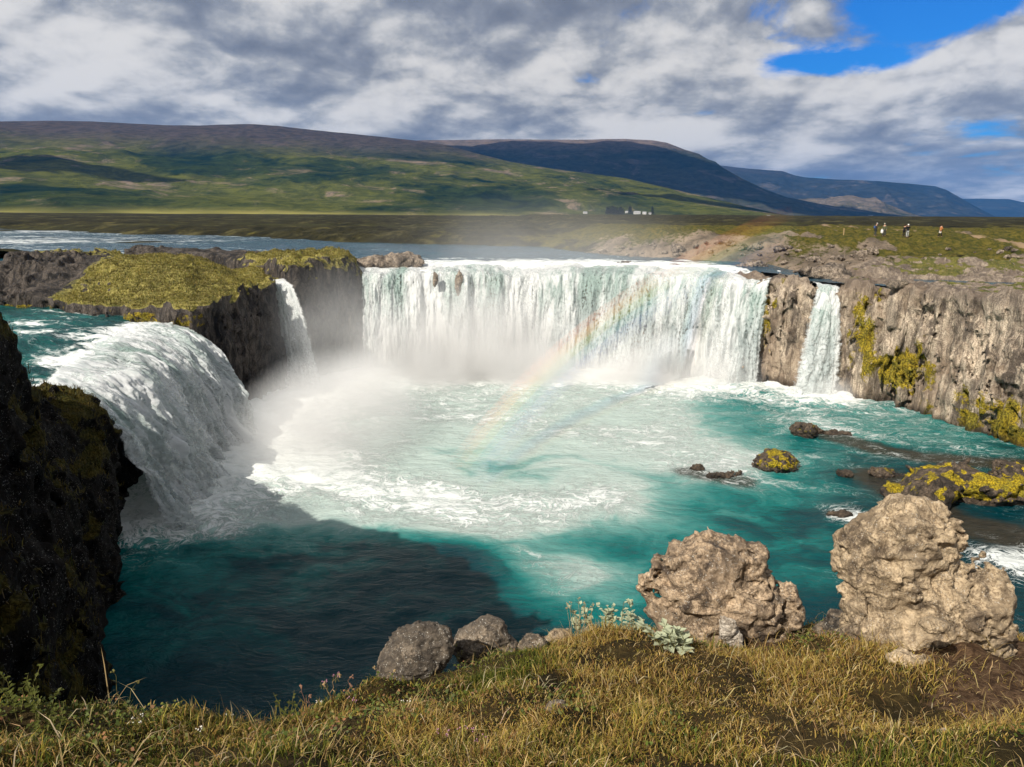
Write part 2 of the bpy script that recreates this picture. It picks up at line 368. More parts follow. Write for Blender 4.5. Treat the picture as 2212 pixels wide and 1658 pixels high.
def pool_mat():
    m, k = new_mat('pool_water'); P = k.n('ShaderNodeNewGeometry'); pos = P.outputs['Position']
    milk_shade = k.attr('milk_shade'); foam = k.attr('foam')
    warp = k.vm('ADD', pos, k.vm('SCALE', k.vm('SUBTRACT', k.noise(pos, 0.12, 3, out=1), (0.5, 0.5, 0.5)), 9.0))
    nA = k.noise(k.map(warp, (0.8, 1.0, 1)), 0.22, 8, 0.6, 0.8)
    def ridge(sc_, d, st=(0.7, 1.0, 1)):
        n = k.noise(k.map(warp, st), sc_, d, 0.6, 0.9); return k.m('SUBTRACT', 1.0, k.m('MULTIPLY', k.m('ABSOLUTE', k.m('SUBTRACT', n, 0.5)), 2.0))
    r1 = ridge(0.55, 5); r2 = ridge(1.7, 5)
    mk = k.ss(k.m('ADD', milk_shade, k.m('MULTIPLY', k.m('SUBTRACT', nA, 0.5), 0.8)), 0.05, 1.0)
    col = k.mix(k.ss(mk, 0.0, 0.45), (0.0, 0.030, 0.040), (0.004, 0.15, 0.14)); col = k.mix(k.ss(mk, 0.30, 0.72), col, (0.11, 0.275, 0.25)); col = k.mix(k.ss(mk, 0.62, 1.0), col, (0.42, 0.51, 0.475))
    col = k.mix(k.m('MULTIPLY', k.ss(k.m('ADD', k.attr('bar'), k.m('MULTIPLY', k.m('SUBTRACT', k.noise(pos, 1.1, 6, 0.65), 0.5), 0.7)), 0.3, 0.8), 0.85), col, k.mix(k.noise(pos, 2.5, 5), (0.012, 0.014, 0.012), (0.06, 0.044, 0.028)))
    ft = k.m('MAXIMUM', k.m('POWER', r1, 6.0), k.m('MAXIMUM', k.m('MULTIPLY', k.m('POWER', r2, 7.0), 0.95), k.m('MULTIPLY', k.m('POWER', ridge(0.95, 6, (0.45, 1.2, 1)), 9.0), 1.0)))
    fm = k.m('ADD', foam, k.m('MULTIPLY', k.m('SUBTRACT', nA, 0.5), 1.0))
    thr = k.m('SUBTRACT', 1.12, k.m('MULTIPLY', fm, 0.95))
    f = k.ss(ft, thr, k.m('ADD', thr, 0.38)); f = k.m('MULTIPLY', f, k.ss(fm, 0.02, 0.3))
    f = k.m('MAXIMUM', f, k.m('MULTIPLY', k.ss(fm, 0.62, 1.15), 0.85))
    col = k.mix(f, col, (0.70, 0.735, 0.72))
    wv = k.m('ADD', k.m('MULTIPLY', k.noise(k.map(pos, (0.8, 1.6, 1), rot=(0, 0, 0.3)), 0.9, 6, 0.62, 0.5), 1.0), k.m('MULTIPLY', k.noise(k.map(pos, (0.8, 1.5, 1)), 3.5, 4, 0.6), 0.22))
    bp = k.n('ShaderNodeBump', i_Strength=1.0, i_Distance=0.22, i_Height=k.m('ADD', wv, k.m('MULTIPLY', f, 0.2)))
    b = k.n('ShaderNodeBsdfPrincipled', i_Base_Color=col, i_Roughness=k.m('ADD', 0.18, k.m('MULTIPLY', f, 0.6)), i_IOR=1.33, i_Normal=bp.outputs[0])
    b.inputs['Specular IOR Level'].default_value = 0.15
    k.n('ShaderNodeOutputMaterial', i_Surface=b.outputs[0]); return m
M_pool = pool_mat()

def river_mat(name, deep, mid, sx=(0.5, 1.2, 1), sc1=0.35, lo=0.62):
    m, k = new_mat(name); P = k.n('ShaderNodeNewGeometry'); pos = P.outputs['Position']
    foam = k.attr('foam')
    w = k.map(pos, sx)
    n1 = k.noise(w, sc1, 7, 0.65, 0.6); n2 = k.noise(w, sc1 * 5, 6, 0.65, 0.4)
    col = k.mix(k.ss(n1, 0.35, 0.65), deep, mid)
    f = k.m('ADD', k.m('MULTIPLY', n1, 0.55), k.m('MULTIPLY', n2, 0.45))
    f = k.ss(k.m('ADD', f, k.m('MULTIPLY', foam, 0.42)), lo, lo + 0.13)
    col = k.mix(f, col, (0.82, 0.85, 0.84))
    bp = k.n('ShaderNodeBump', i_Strength=1.0, i_Distance=0.5, i_Height=k.m('ADD', n1, k.m('MULTIPLY', n2, 0.5)))
    b = k.n('ShaderNodeBsdfPrincipled', i_Base_Color=col, i_Roughness=k.m('ADD', 0.16, k.m('MULTIPLY', f, 0.6)), i_IOR=1.33, i_Normal=bp.outputs[0])
    k.n('ShaderNodeOutputMaterial', i_Surface=b.outputs[0]); return m
M_river = river_mat('river_water', (0.012, 0.045, 0.075), (0.02, 0.085, 0.12))
M_branch = river_mat('rapid_water', (0.004, 0.045, 0.048), (0.01, 0.12, 0.11), sx=(0.45, 0.9, 1), sc1=0.42, lo=0.60)

def fall_mat(name, trans=.2, alb=(0.68, 0.70, 0.70)):
    """UV.x metres along the crest, UV.y metres down the flow"""
    m, k = new_mat(name)
    uv = k.n('ShaderNodeUVMap').outputs[0]; sep = k.n('ShaderNodeSeparateXYZ', i_0=uv); t = sep.outputs[1]
    cov = k.attr('cover')
    wv = k.vm('ADD', uv, k.vm('SCALE', k.vm('SUBTRACT', k.noise(uv, 0.5, 3, out=1), (0.5, 0.5, 0.5)), 0.8))
    a = k.noise(k.map(wv, (0.9, 0.10, 1)), 1.0, 5, 0.6); b_ = k.noise(k.map(wv, (3.2, 0.32, 1)), 1.0, 6, 0.65); c = k.noise(k.map(uv, (4.5, 2.6, 1)), 1.0, 6, 0.7, 0.5)
    st = k.m('ADD', k.m('ADD', k.m('MULTIPLY', a, 0.4), k.m('MULTIPLY', b_, 0.35)), k.m('MULTIPLY', c, 0.25))
    white = k.ss(k.m('ADD', st, k.m('MULTIPLY', k.m('SUBTRACT', cov, 0.5), 0.24)), 0.38, 0.58)
    teal = k.mix(k.ss(t, 2.0, 9.0), (0.29, 0.39, 0.36), (0.38, 0.425, 0.425))
    col = k.mix(white, teal, alb)
    dk = k.ss(k.m('ADD', k.m('MULTIPLY', c, 0.55), k.m('MULTIPLY', b_, 0.45)), 0.50, 0.40)
    alpha = k.m('SUBTRACT', 1.0, k.m('MULTIPLY', dk, k.ss(cov, 0.62, 0.20)))
    alpha = k.m('MULTIPLY', alpha, k.ss(k.m('ADD', k.attr('edge'), k.m('MULTIPLY', k.m('SUBTRACT', c, 0.5), 0.9)), 0.2, 0.5))
    bp = k.n('ShaderNodeBump', i_Strength=0.8, i_Distance=0.35, i_Height=st)
    p = k.n('ShaderNodeBsdfPrincipled', i_Base_Color=col, i_Roughness=0.55, i_Normal=bp.outputs[0]); p.inputs['Specular IOR Level'].default_value = 0.2
    tr = k.n('ShaderNodeBsdfTranslucent', i_Color=(0.8, 0.85, 0.85)); mx0 = k.n('ShaderNodeMixShader', i_0=trans, i_1=p.outputs[0], i_2=tr.outputs[0])
    tp = k.n('ShaderNodeBsdfTransparent'); mx = k.n('ShaderNodeMixShader', i_0=alpha, i_1=tp.outputs[0], i_2=mx0.outputs[0])
    k.n('ShaderNodeOutputMaterial', i_Surface=mx.outputs[0]); return m
M_fall = fall_mat('falling_water'); M_fall_t = fall_mat('thick_falling_water', trans=.34, alb=(0.84, 0.86, 0.87))
def plain_mat(name, col, rough=0.8, trans=0.0):
    m, k = new_mat(name); P = k.n('ShaderNodeTexCoord').outputs['Object']
    c = k.mix(k.noise(P, 9.0, 4), tuple(x * 0.75 for x in col), tuple(min(1, x * 1.2) for x in col))
    b = k.n('ShaderNodeBsdfPrincipled', i_Base_Color=c, i_Roughness=rough); b.inputs['Specular IOR Level'].default_value = 0.2
    s = b.outputs[0]
    if trans:
        tr = k.n('ShaderNodeBsdfTranslucent', i_Color=c); s = k.n('ShaderNodeMixShader', i_0=trans, i_1=s, i_2=tr.outputs[0]).outputs[0]
    k.n('ShaderNodeOutputMaterial', i_Surface=s); return m
def blade_mat():
    m, k = new_mat('grass_blades'); c = k.attr('col', 'Color')
    b = k.n('ShaderNodeBsdfPrincipled', i_Base_Color=c, i_Roughness=0.6); b.inputs['Specular IOR Level'].default_value = 0.25
    tr = k.n('ShaderNodeBsdfTranslucent', i_Color=c); mx = k.n('ShaderNodeMixShader', i_0=0.25, i_1=b.outputs[0], i_2=tr.outputs[0])
    k.n('ShaderNodeOutputMaterial', i_Surface=mx.outputs[0]); return m
M_blade = blade_mat()

# ------------------------------------------------------------------ plan of the place
ZR = 12.05                                        # upper river level
CREST = [(-18.4, 93.4), (-12, 94.0), (-5, 94.8), (3, 95.0), (11, 94.0), (19, 91.2), (24.5, 88.3), (28.7, 85.6)]
_cx = np.array([p[0] for p in CREST]); _cyy = np.array([p[1] for p in CREST])
def crest_y(x): return np.interp(x, _cx, _cyy)
CLIFF = [(27.6, 85.6), (29.3, 84.0), (31.2, 82.0), (32.0, 80.6), (33.0, 79.6), (35.4, 78.2), (37.3, 74), (39.2, 68), (40.6, 63), (42.0, 58), (45, 50), (49, 41), (55, 30), (64, 14), (30000, 14), (30000, 30000), (2, 30000), (2, 99), (26, 92)]
def bank_pts():
    far = [(-30, 492), (0, 495), (150, 500), (300, 506), (450, 509), (600, 513), (750, 521), (900, 525), (1050, 528), (1180, 531), (1240, 540)]
    return [tuple(PZ(u, v, 12.4)[:2]) for u, v in far]
RIVER = bank_pts() + [(14, 122), (20, 118), (27, 112), (33, 105), (37.5, 99.5), (37.0, 95), (33.6, 93), (31.5, 91), (28.6, 89.5), (27.9, 85.5), (-18, 88), (-24, 104), (-60, 109), (-120, 128), (-260, 200)]
SIDE = [(35.8, 97), (34.2, 92), (33.4, 87), (33.1, 83.5), (33.1, 79)]        # channel feeding the small right fall
POND = [(35, 88.5), (39, 86), (44, 83), (50, 80), (56, 77.5)]
def bank_top(X, Y):
    """height of the upper land right of and beyond the river"""
    dr = sdpoly(X, Y, RIVER)                          # >0 in the river
    land = -dr
    n = fbm(X * .35, Y * .35, 0 * X, 5, .55, 2)
    rise = 1.05 * sst(land, -1.2, 4) + 0.5 * sst(land, 3, 12) + n * 0.42 * sst(land, -1.5, 3)
    low = sst(X, 28, 32) * (1 - sst(Y + .35 * (X - 36), 88, 97))
    z = 11.55 + rise * (1 - .93 * low)
    bench = sst(Y - 0.18 * X, 82, 103) * sst(X, 10, 22) * sst(Y, 93, 112)
    z = z + 2.3 * bench * sst(land, 0, 9)
    z = np.where(dr > 0, np.minimum(z, 11.4 - np.clip(dr, 0, 3) * .2), z)
    ds = np.minimum(sdline(X, Y, SIDE) - 1.25, sdline(X, Y, POND) - 2.8 - 0.8 * fbm(X * .4, Y * .4, 0 * X, 3, .5, 6))
    z = z - 1.6 * (1 - sst(ds, -0.4, 1.4))
    R = np.hypot(X, Y)
    z = z + 1.2 * sst(R, 110, 170) * (1 - sst(X, -10, 30) * 0.4) + 2.5 * sst(R, 170, 750) + 1.3 * sst(R, 500, 1000) * (1 + .3 * fbm(X * .004, Y * .004, 0 * X, 3))
    z = z + fbm(X * .05, Y * .05, 0 * X, 4, .5, 4) * .5 * sst(R, 130, 220)
    return z

# ------------------------------------------------------------------ upper ground sheet
def graded(lo, a, b, hi, h, g):
    core = list(np.arange(a, b, h)); s = h; x = b
    while x < hi: core.append(x); s *= g; x += s
    core.append(hi); s = h * g; x = a - s; left = []
    while x > lo: left.append(x); s *= g; x -= s
    left.append(lo); return np.array(left[::-1] + core)
gx = graded(-16000, -45, 84, 17000, 0.4, 1.10); gy = graded(76, 92, 136, 17500, 0.4, 1.06)
X, Y = np.meshgrid(gx, gy, indexing='ij')
Z = bank_top(X, Y)
dcl = sdpoly(X, Y, CLIFF)
land = -sdpoly(X, Y, RIVER)
R_ = np.hypot(X, Y)
Z = Z + ridged(X * .5, Y * .5, 0 * X, 5, .55, 1) * .28 * sst(X, 5, 14) * (1 - sst(R_, 125, 190)) * sst(land, -.3, 1.5)
Z[(X > 24) & (X < 60) & (Y < 92)] -= 0.7                       # the cliff block forms the surface here
keep = np.where((X > -17) & (X < 27.6), Y > crest_y(X) + 0.8, np.where(X >= 27.6, dcl > 1.5, Y > 103))
patch = fbm(X * .11, Y * .11, 0 * X, 3, .5, 9)
rockm = (1 - sst(land, 4, 13 + 0 * X)) * sst(X, 6, 13) * (1 - sst(X, 56, 70)) * (Y < 140) * (0.75 + .5 * patch)
rockm = np.maximum(rockm, 0.75 * sst(patch, .25, .5) * sst(X, 10, 20) * (1 - sst(Y, 112, 124)))
gm = sst(R_, 95, 118) * (1 - sst(R_, 165, 230)) * sst(X, 2, 25) + .22 * (1 - sst(land, 0, 30)) * (X < 10) + .25 * sst(patch, 0, .6) * (R_ < 400)
pth = sdline(X, Y, [PZ(1760, 498, 15)[:2], PZ(1900, 512, 15.1)[:2], PZ(2030, 516, 15.1)[:2], PZ(2230, 520, 15.2)[:2]])
path = 0.9 * (1 - sst(pth + .35 * patch, .45, 1.1)) * (X > 20)
V = np.stack([X, Y, Z], -1).reshape(-1, 3)
Fg = grid_faces(len(gx), len(gy), keep)
V, Fg, a1, a2, a3 = compact(V, Fg, rockm.ravel(), gm.ravel(), path.ravel())
struct(mk_mesh('ground', V, Fg, M_ground, attrs={'rock': a1, 'grass': a2, 'path': a3}))

# ------------------------------------------------------------------ upper river
gx = graded(-330, -20, 62, 66, 0.4, 1.08); gy = graded(77, 78, 125, 330, 0.4, 1.06)
X, Y = np.meshgrid(gx, gy, indexing='ij')
dc = Y - crest_y(X)
fo = 0.62 * (1 - sst(dc, 5, 26)) + .12 + .18 * fbm(X * .03, Y * .05, 0 * X, 3, .5, 8) + .2 * sst(-X, 25, 90)
fo = np.where(X > 28, 0.0, np.where((X < -20) & (Y < 112), .05, fo))
Z = ZR + 0.12 * fbm(X * .5, Y * .7, 0 * X, 4, .55, 3) * (1 - sst(X, 26, 30) * .8) + 0.004 * np.clip(dc, 0, 200) * (X < 25)
sx_ = sst(X + .25 * (92 - Y), 30.5, 34.5)
Z = Z - .95 * (1 - sst(dc, 1.0, 7.5)) * (X < 28) - .09
Z = Z * (1 - sx_) + sx_ * (11.36 + .02 * fbm(X * .9, Y * .9, 0 * X, 3))
keep = np.where((X > -17.4) & (X < 28), Y > crest_y(X) + 2.2, np.where(X >= 28, (sdpoly(X, Y, CLIFF) > 1.2) & (X < 64), Y > 95))
V = np.stack([X, Y, Z], -1).reshape(-1, 3); Fg = grid_faces(len(gx), len(gy), keep)
V, Fg, a1 = compact(V, Fg, fo.ravel())
struct(mk_mesh('river', V, Fg, M_river, attrs={'foam': a1}))

# ------------------------------------------------------------------ right cliff (pillar, notch of the small fall, long wall)
def cliff_base(x, y, z):
    X, Y = np.meshgrid(x.ravel(), y.ravel(), indexing='ij')
    top = bank_top(X, Y)
    ds0 = sdline(X, Y, SIDE)
    near = 1 - sst(sdpoly(X, Y, CLIFF), 2.5, 6.5)
    lvl = np.interp(Y, [40, 58, 66, 78, 86], [12.9, 12.45, 11.9, 11.45, 11.5]) + .22 * fbm(X * .6, Y * .6, 0 * X, 4, .55, 15)
    top = np.where(ds0 > 1.4, top * (1 - near) + near * lvl, np.minimum(top, 10.7))
    ds = sdline(X, Y, SIDE)
    d = sdpoly(X, Y, CLIFF)
    d = d - 1.9 * (1 - sst(ds, .5, 2.0)) * 0.6            # notch
    d3 = d[:, :, None] - 0.085 * (np.clip(z, 0, 14) - 6) + 0.7 * (1 - sst(z, -.5, 2.2)) * -0.9
    return smin((top[:, :, None] - z) * 0.9, d3, 0.5)
def cliff_noise(x, y, z):
    n = .85 * fbm(x * .42, y * .42, z * .10, 3, .5, 1)
    bl = fbm(x * .5, y * .5, z * .09, 2, .5, 21) * 3.0 + .35 * fbm(x * 1.5, y * 1.5, z * 1.1, 2, .5, 22); n += .75 * (np.floor(bl) + sst(bl - np.floor(bl), .42, .58)) / 3.0
    b2 = fbm(x * 1.1, y * 1.1, z * .75, 2, .5, 41) * 2.6; n += .42 * (np.floor(b2) + sst(b2 - np.floor(b2), .4, .6)) / 2.6
    n += .35 * (sst(z, 9.6, 10.0) - .5) * sst(fbm(x * .2, y * .2, z * 0, 2, .5, 23), -.4, .2) - .4 * sst(z, 2.8, 4.4) * (1 - sst(z, 4.4, 6.5)) * sst(fbm(x * .22, y * .22, z * 0, 2, .5, 24), -.1, .3)
    n += .5 * ridged(x * .7, y * .7, z * .12, 3, .5, 2) - .3
    cr = np.abs(fbm(x * .55, y * .55, z * .10, 3, .5, 8)); n -= .8 * (1 - sst(cr, 0, .07))
    dip = z + .5 * x
    n += .38 * ridged(x * 1.3, y * 1.3, dip * 1.5, 3, .55, 3) * sst(fbm(x * .3, y * .3, z * .3, 2, .5, 5), -.1, .35)
    n += .20 * fbm(x * 2.6, y * 2.6, z * 1.6, 3, .55, 4)
    return n * np.interp(z, [10.2, 11.3], [1.0, .28])
V, F = solid(25.5, 60, 36, 93, -1.2, 15.2, 0.2, cliff_base, 2.6, cliff_noise)
def blob(V, u, v, y, r, ry=None):
    p = PY(u, v, y); d = (V - p) / np.array([r, 6.0, ry or r]); return np.exp(-(d ** 2).sum(1))
moss = (1.0 * blob(V, 1655, 680, 85, .8, 4.5) + .9 * blob(V, 1690, 610, 85, 1.5, .5) + .6 * blob(V, 1790, 625, 81, .7, 1) + .75 * blob(V, 1780, 730, 80, .5, 3)
        + 1.0 * blob(V, 1862, 700, 77, 1.3, 3.5) + .7 * blob(V, 1920, 680, 74, .9, 2.5) + 1.2 * blob(V, 1905, 790, 75, 2.2, 1.5) + 1.2 * blob(V, 1970, 790, 72, 1.3, 2.2) + 1.0 * blob(V, 1950, 830, 72, 1.0, 1.3)
        + .8 * blob(V, 2060, 740, 66, .8, 1) + .9 * (V[:, 2] < 1.6) * sst(V[:, 0], 36, 40) * .8 + .8 * blob(V, 2190, 920, 60, 2, 2) + .6 * blob(V, 2130, 880, 62, 2.0, 1.0))
moss = .62 * moss + .55 * (fbm(V[:, 0] * .75, V[:, 1] * .75, V[:, 2] * .35, 4, .55, 12) - .12) * sst(moss, .05, .4)
ggr = sst(V[:, 2], 11.3, 12.0) * (.55 + .35 * sst(V[:, 0], 39, 45) + .6 * fbm(V[:, 0] * .4, V[:, 1] * .4, V[:, 2] * 0, 3, .5, 13))
struct(mk_mesh('cliff', V, F, M_cliff, attrs={'moss': moss, 'grass': ggr}))
# rock wall behind the main fall
def wall_base(x, y, z):
    X, Y = np.meshgrid(x.ravel(), y.ravel(), indexing='ij')
    d = Y - crest_y(X) - 0.9
    return smin((10.55 + 0.3 * fbm(X * .5, Y * .5, 0 * X, 3))[:, :, None] - z + 0 * d[:, :, None], d[:, :, None] + 0 * z, .6)
V, F = solid(-19, 29.6, 84, 99, -1.2, 12.4, 0.32, wall_base, 2.0, lambda x, y, z: .5 * ridged(x * .6, y * .6, z * .15, 3, .5, 2) + .3 * fbm(x * 1.5, y * 1.5, z * 1.0, 3, .5, 7) - .3)
struct(mk_mesh('rock_wall', V, F, M_cliff, attrs={'moss': np.zeros(len(V)), 'grass': np.zeros(len(V))}))

# ------------------------------------------------------------------ island between the falls
ISL1 = [(-64, 79), (-55, 76.8), (-48.5, 74.8), (-40, 71.8), (-33, 69.0), (-28.2, 66.8), (-26.9, 68.2), (-26.3, 73), (-25.6, 78), (-25.0, 81.5), (-26.6, 84.5), (-28.6, 90), (-31.5, 96), (-37, 101), (-64, 104)]
ISL2 = [(-25.2, 84.4), (-23.9, 84.4), (-21.8, 87.4), (-19.8, 90.4), (-18.1, 93.0), (-18.7, 96.0), (-21, 100), (-26, 104), (-38, 108), (-54, 108.5), (-50, 101), (-36, 97.5), (-30.5, 94), (-27.6, 90)]
def isl_base(x, y, z):
    X, Y = np.meshgrid(x.ravel(), y.ravel(), indexing='ij')
    d1 = sdpoly(X, Y, ISL1); d2 = sdpoly(X, Y, ISL2)
    n = fbm(X * .16, Y * .16, 0 * X, 3, .5, 5)
    t1 = 9.75 + .5 * n * (1 - sst(d1, 0, 5)) + 3.6 * sst(d1 + .25 * n, 0.2, 11.5) + .55 * sst(X, -44, -27) + .9 * sst(X, -33, -25.2) * sst(Y, 68, 80) + .3 * n
    t1 = t1 + .5 * sst(-X, 44, 52) * sst(Y, 74, 82)
    t1 = np.minimum(t1, 13.05 + .16 * n) + .55 * sst(Y, 80, 89) * sst(X, -42, -33)
    t2 = 13.2 + .3 * n - .7 * (1 - sst(d2, .1, 1.6)) - 1.7 * (1 - sst(-X - Y * .0, 18.0, 20.5))
    floor = 10.6 - 12 * (1 - sst(Y + X * .25, 76.2, 77.4))                              # slot floor feeding the middle fall
    f1 = smin((t1[:, :, None] - z) * .85, d1[:, :, None] - .05 * (z - 6), .7); f2 = smin((t2[:, :, None] - z) * .85, d2[:, :, None] - .05 * (z - 6), .7)
    f3 = smin((floor[:, :, None] - z) * .8, (-np.maximum(np.abs(X + 28.2 + (Y - 88) * -.30) - 3.2, np.abs(Y - 90) - 8))[:, :, None] + 0 * z, .3)
    return np.maximum(np.maximum(f1, f2), f3)
def isl_noise(x, y, z):
    side = .7 * ridged(x * .55, y * .55, z * .16, 3, .5, 3) - .35 + .35 * fbm(x * 1.4, y * 1.4, z * 1.0, 3, .55, 6)
    top = .30 * fbm(x * .5, y * .5, z * .5, 2, .5, 18) + .20 * fbm(x * 1.1, y * 1.1, z * 1.1, 3, .55, 8)
    rocky = sst(-x, 44, 49)
    w = np.maximum(1 - sst(z, 8.9, 10.2), rocky * .9); w = np.maximum(w, .8 * sst(x, -27.2, -26.0))
    return side * w + top * (1 - w)
V, F = solid(-63, -16.4, 64, 110, -1.2, 15, 0.22, isl_base, 2.0, isl_noise)
gat = 1.05 * (1 - sst(-V[:, 0], 42.5, 47) * sst(-(V[:, 1] - 89 - 0 * V[:, 0]), -9, 8)) * sst(V[:, 2], 9.1, 9.9)
gat *= 1 - .8 * sst(V[:, 1], 95, 99) * (V[:, 0] < -33)
ms = np.where((V[:, 2] < 9.35) & (V[:, 2] > 8.2) & (V[:, 1] < 80) & (V[:, 0] < -27.5), .42 + .55 * fbm(V[:, 0] * .45, V[:, 1] * .45, V[:, 2], 3), 0)
struct(mk_mesh('island', V, F, M_island, attrs={'moss': ms, 'grass': gat}))
ISLV, ISLN = V, normals(V, F)

# ------------------------------------------------------------------ near bank: left cliff
NEAR = [(-22.6, 42.6), (-20.2, 40.2), (-19.2, 37.2), (-16.9, 31), (-13.6, 23.6), (-9.8, 15.4), (-6.4, 9.4), (-4.2, 5.8), (-3.6, 4.2), (-3.2, -30), (-80, -30), (-80, 36), (-44, 40), (-30, 42.6)]
_ky = np.array([-30, 4, 7, 12, 18, 21.5, 25, 28, 29.5, 31, 33, 35, 38, 41, 44]); _kz = np.array([15.6, 15.2, 15.0, 15.4, 16.2, 16.5, 15.6, 14.3, 12.6, 12.6, 11.0, 9.4, 8.2, 7.9, 7.6])
def near_base(x, y, z):
    X, Y = np.meshgrid(x.ravel(), y.ravel(), indexing='ij')
    d = sdpoly(X, Y, NEAR)
    top = np.interp(Y + 0.25 * (X + 17), _ky, _kz) + .35 * fbm(X * .3, Y * .3, 0 * X, 3, .5, 2)
    bat = np.interp(z, [0, 4, 8, 11, 13, 16], [0, .3, 1.0, 2.7, 3.8, 5.2]) * np.interp(Y, [8, 22, 25, 28, 31, 35, 40], [.2, .25, .45, .8, 1.1, 1.3, .4])[..., None]
    return smin((top[:, :, None] - z) * .8, d[:, :, None] - bat - .45 - (.7 * sst(Y, 23, 29))[:, :, None], .8)
def near_noise(x, y, z):
    return (.45 * fbm(x * .45, y * .45, z * .35, 3, .5, 1) + .30 * ridged(x * .8, y * .8, z * .7, 3, .55, 2) - .2 + .16 * fbm(x * 3, y * 3, z * 3, 3, .6, 3)) * np.where(y < 8, .5, 1)
V, F = solid(-36, -3.2, 3.4, 44.5, -1.2, 17.6, 0.17, near_base, 2.2, near_noise)
N = normals(V, F)
ms = .12 + .75 * (N[:, 2] - .25) + .75 * fbm(V[:, 0] * .35, V[:, 1] * .35, V[:, 2] * .35, 4, .55, 4)
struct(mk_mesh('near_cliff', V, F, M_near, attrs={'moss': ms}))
NEARV, NEARN, NEARM = V, N, ms

# ------------------------------------------------------------------ foreground bank under the camera
def edge_y(x): return np.interp(x, [-6, -3, -2.1, -1.2, -.75, -.35, .3, 1.2, 2.2, 3.5, 6, 30], [2.9, 3.2, 3.35, 3.55, 4.1, 4.75, 5.25, 5.4, 5.45, 5.3, 5.2, 9])
def fore_z(X, Y):
    z = 17.124 - .42 * Y + .0 * X
    z = np.where(Y < 1.6, 16.45 - .03 * (Y - 1.6) ** 2 * 0, z) if False else np.minimum(z, 16.42 + .0 * Y)
    z = z + .11 * fbm(X * .9, Y * .9, 0 * X, 4, .5, 3) + .05 * fbm(X * 2.6, Y * 2.6, 0 * X, 2, .5, 13) + .03 * fbm(X * 5, Y * 5, 0 * X, 3, .5, 5)
    z = z + .25 * sst(X, 1.6, 2.6) * sst(Y, 3.0, 4.2) * (1 - sst(X, 3.0, 3.8)) * .3
    over = Y - edge_y(X) + .18 * fbm(X * 2.2, Y * 0, 0 * X, 3, .5, 7)
    z = z - np.where(over > 0, over * 1.2 + 5.0 * np.clip(over - .15, 0, 9) ** 1.25, 0) - .25 * sst(over, -.5, 0) ** 2
    return np.maximum(z, -1.0)
gx = graded(-60, -3.6, 4.4, 60, 0.03, 1.07); gy = graded(-50, 1.6, 6.3, 13, 0.03, 1.09)
X, Y = np.meshgrid(gx, gy, indexing='ij'); Z = fore_z(X, Y)
def soil_mat():
    m, k = new_mat('turf_soil'); pos = k.n('ShaderNodeNewGeometry').outputs['Position']
    n1 = k.noise(pos, 1.6, 5, 0.6); n2 = k.noise(pos, 22, 6, 0.7); n3 = k.noise(pos, 70, 4, 0.7)
    c = k.mix(k.ss(n1, 0.35, 0.65), (0.022, 0.017, 0.007), (0.055, 0.038, 0.014)); c = k.mix(k.ss(n2, 0.5, 0.7), c, (0.09, 0.062, 0.022))
    d = k.mix(k.ss(n2, 0.35, 0.65), (0.045, 0.024, 0.013), (0.15, 0.092, 0.052)); d = k.mix(k.ss(n3, 0.62, 0.72), d, (0.30, 0.21, 0.13))
    c = k.mix(k.ss(k.m('ADD', k.attr('dirt'), k.m('MULTIPLY', k.m('SUBTRACT', n2, 0.5), 0.8)), 0.4, 0.6), c, d)
    bp = k.n('ShaderNodeBump', i_Strength=1.0, i_Distance=0.03, i_Height=k.m('ADD', n2, k.m('MULTIPLY', n3, 0.5)))
    b = k.n('ShaderNodeBsdfPrincipled', i_Base_Color=c, i_Roughness=0.95, i_Normal=bp.outputs[0]); b.inputs['Specular IOR Level'].default_value = 0.1
    k.n('ShaderNodeOutputMaterial', i_Surface=b.outputs[0]); return m
def dirt_at(X, Y):
    a = (1 - sst(np.hypot((X - 2.85) / .85, (Y - 4.1) / .85), .45, 1.15)); b = (1 - sst(np.hypot((X - 2.45) / .5, (Y - 3.35) / .4), .4, 1.2)) * .8
    c = (1 - sst(np.hypot((X - 1.62) / .22, (Y - 4.7) / .5), .4, 1.2)) * .9
    return np.clip(np.maximum(np.maximum(a, b), c) + sst(Y - edge_y(X), .0, .5), 0, 1)
struct(mk_mesh('grassy_bank', np.stack([X, Y, Z], -1).reshape(-1, 3), grid_faces(len(gx), len(gy)), soil_mat(), attrs={'dirt': dirt_at(X, Y).ravel()}))

# ------------------------------------------------------------------ plunge pool
gx = graded(-60, -34, 46, 150, 0.22, 1.1); gy = graded(-20, 22, 95, 99, 0.22, 1.1)
X, Y = np.meshgrid(gx, gy, indexing='ij')
LBASE = [tuple(PZ(350, 1105, 0)[:2]), (-19.8, 50), (-20.0, 57), (-20.8, 64), (-22.0, 72)]
dm = crest_y(X) - 1.8 - Y; dm = np.where(X > 28, np.hypot(X - 28, Y - 84.5), dm); dl_ = sdline(X, Y, LBASE); dr_ = np.hypot(X - 33.3, Y - 78.2); dmid = np.hypot(X + 22, Y - 84)
wq = fbm(X * .06, Y * .06, 0 * X, 3, .5, 3)
sun_pt = lambda u, v: PZ(u, v, 0)[:2]
tong = sdline(X, Y, [sun_pt(600, 960), sun_pt(800, 1060), sun_pt(1000, 1085), sun_pt(1200, 1095), sun_pt(1290, 1080)])
tong2 = sdline(X, Y, [sun_pt(1000, 900), sun_pt(1250, 930), sun_pt(1450, 970), sun_pt(1560, 1000)])
tong3 = sdline(X, Y, [sun_pt(900, 1050), sun_pt(1010, 1130), sun_pt(1130, 1190), sun_pt(1250, 1250)])
dmm = np.maximum(dm, 0)
shallow = sdline(X, Y, [sun_pt(1490, 1020), sun_pt(1600, 1040)])
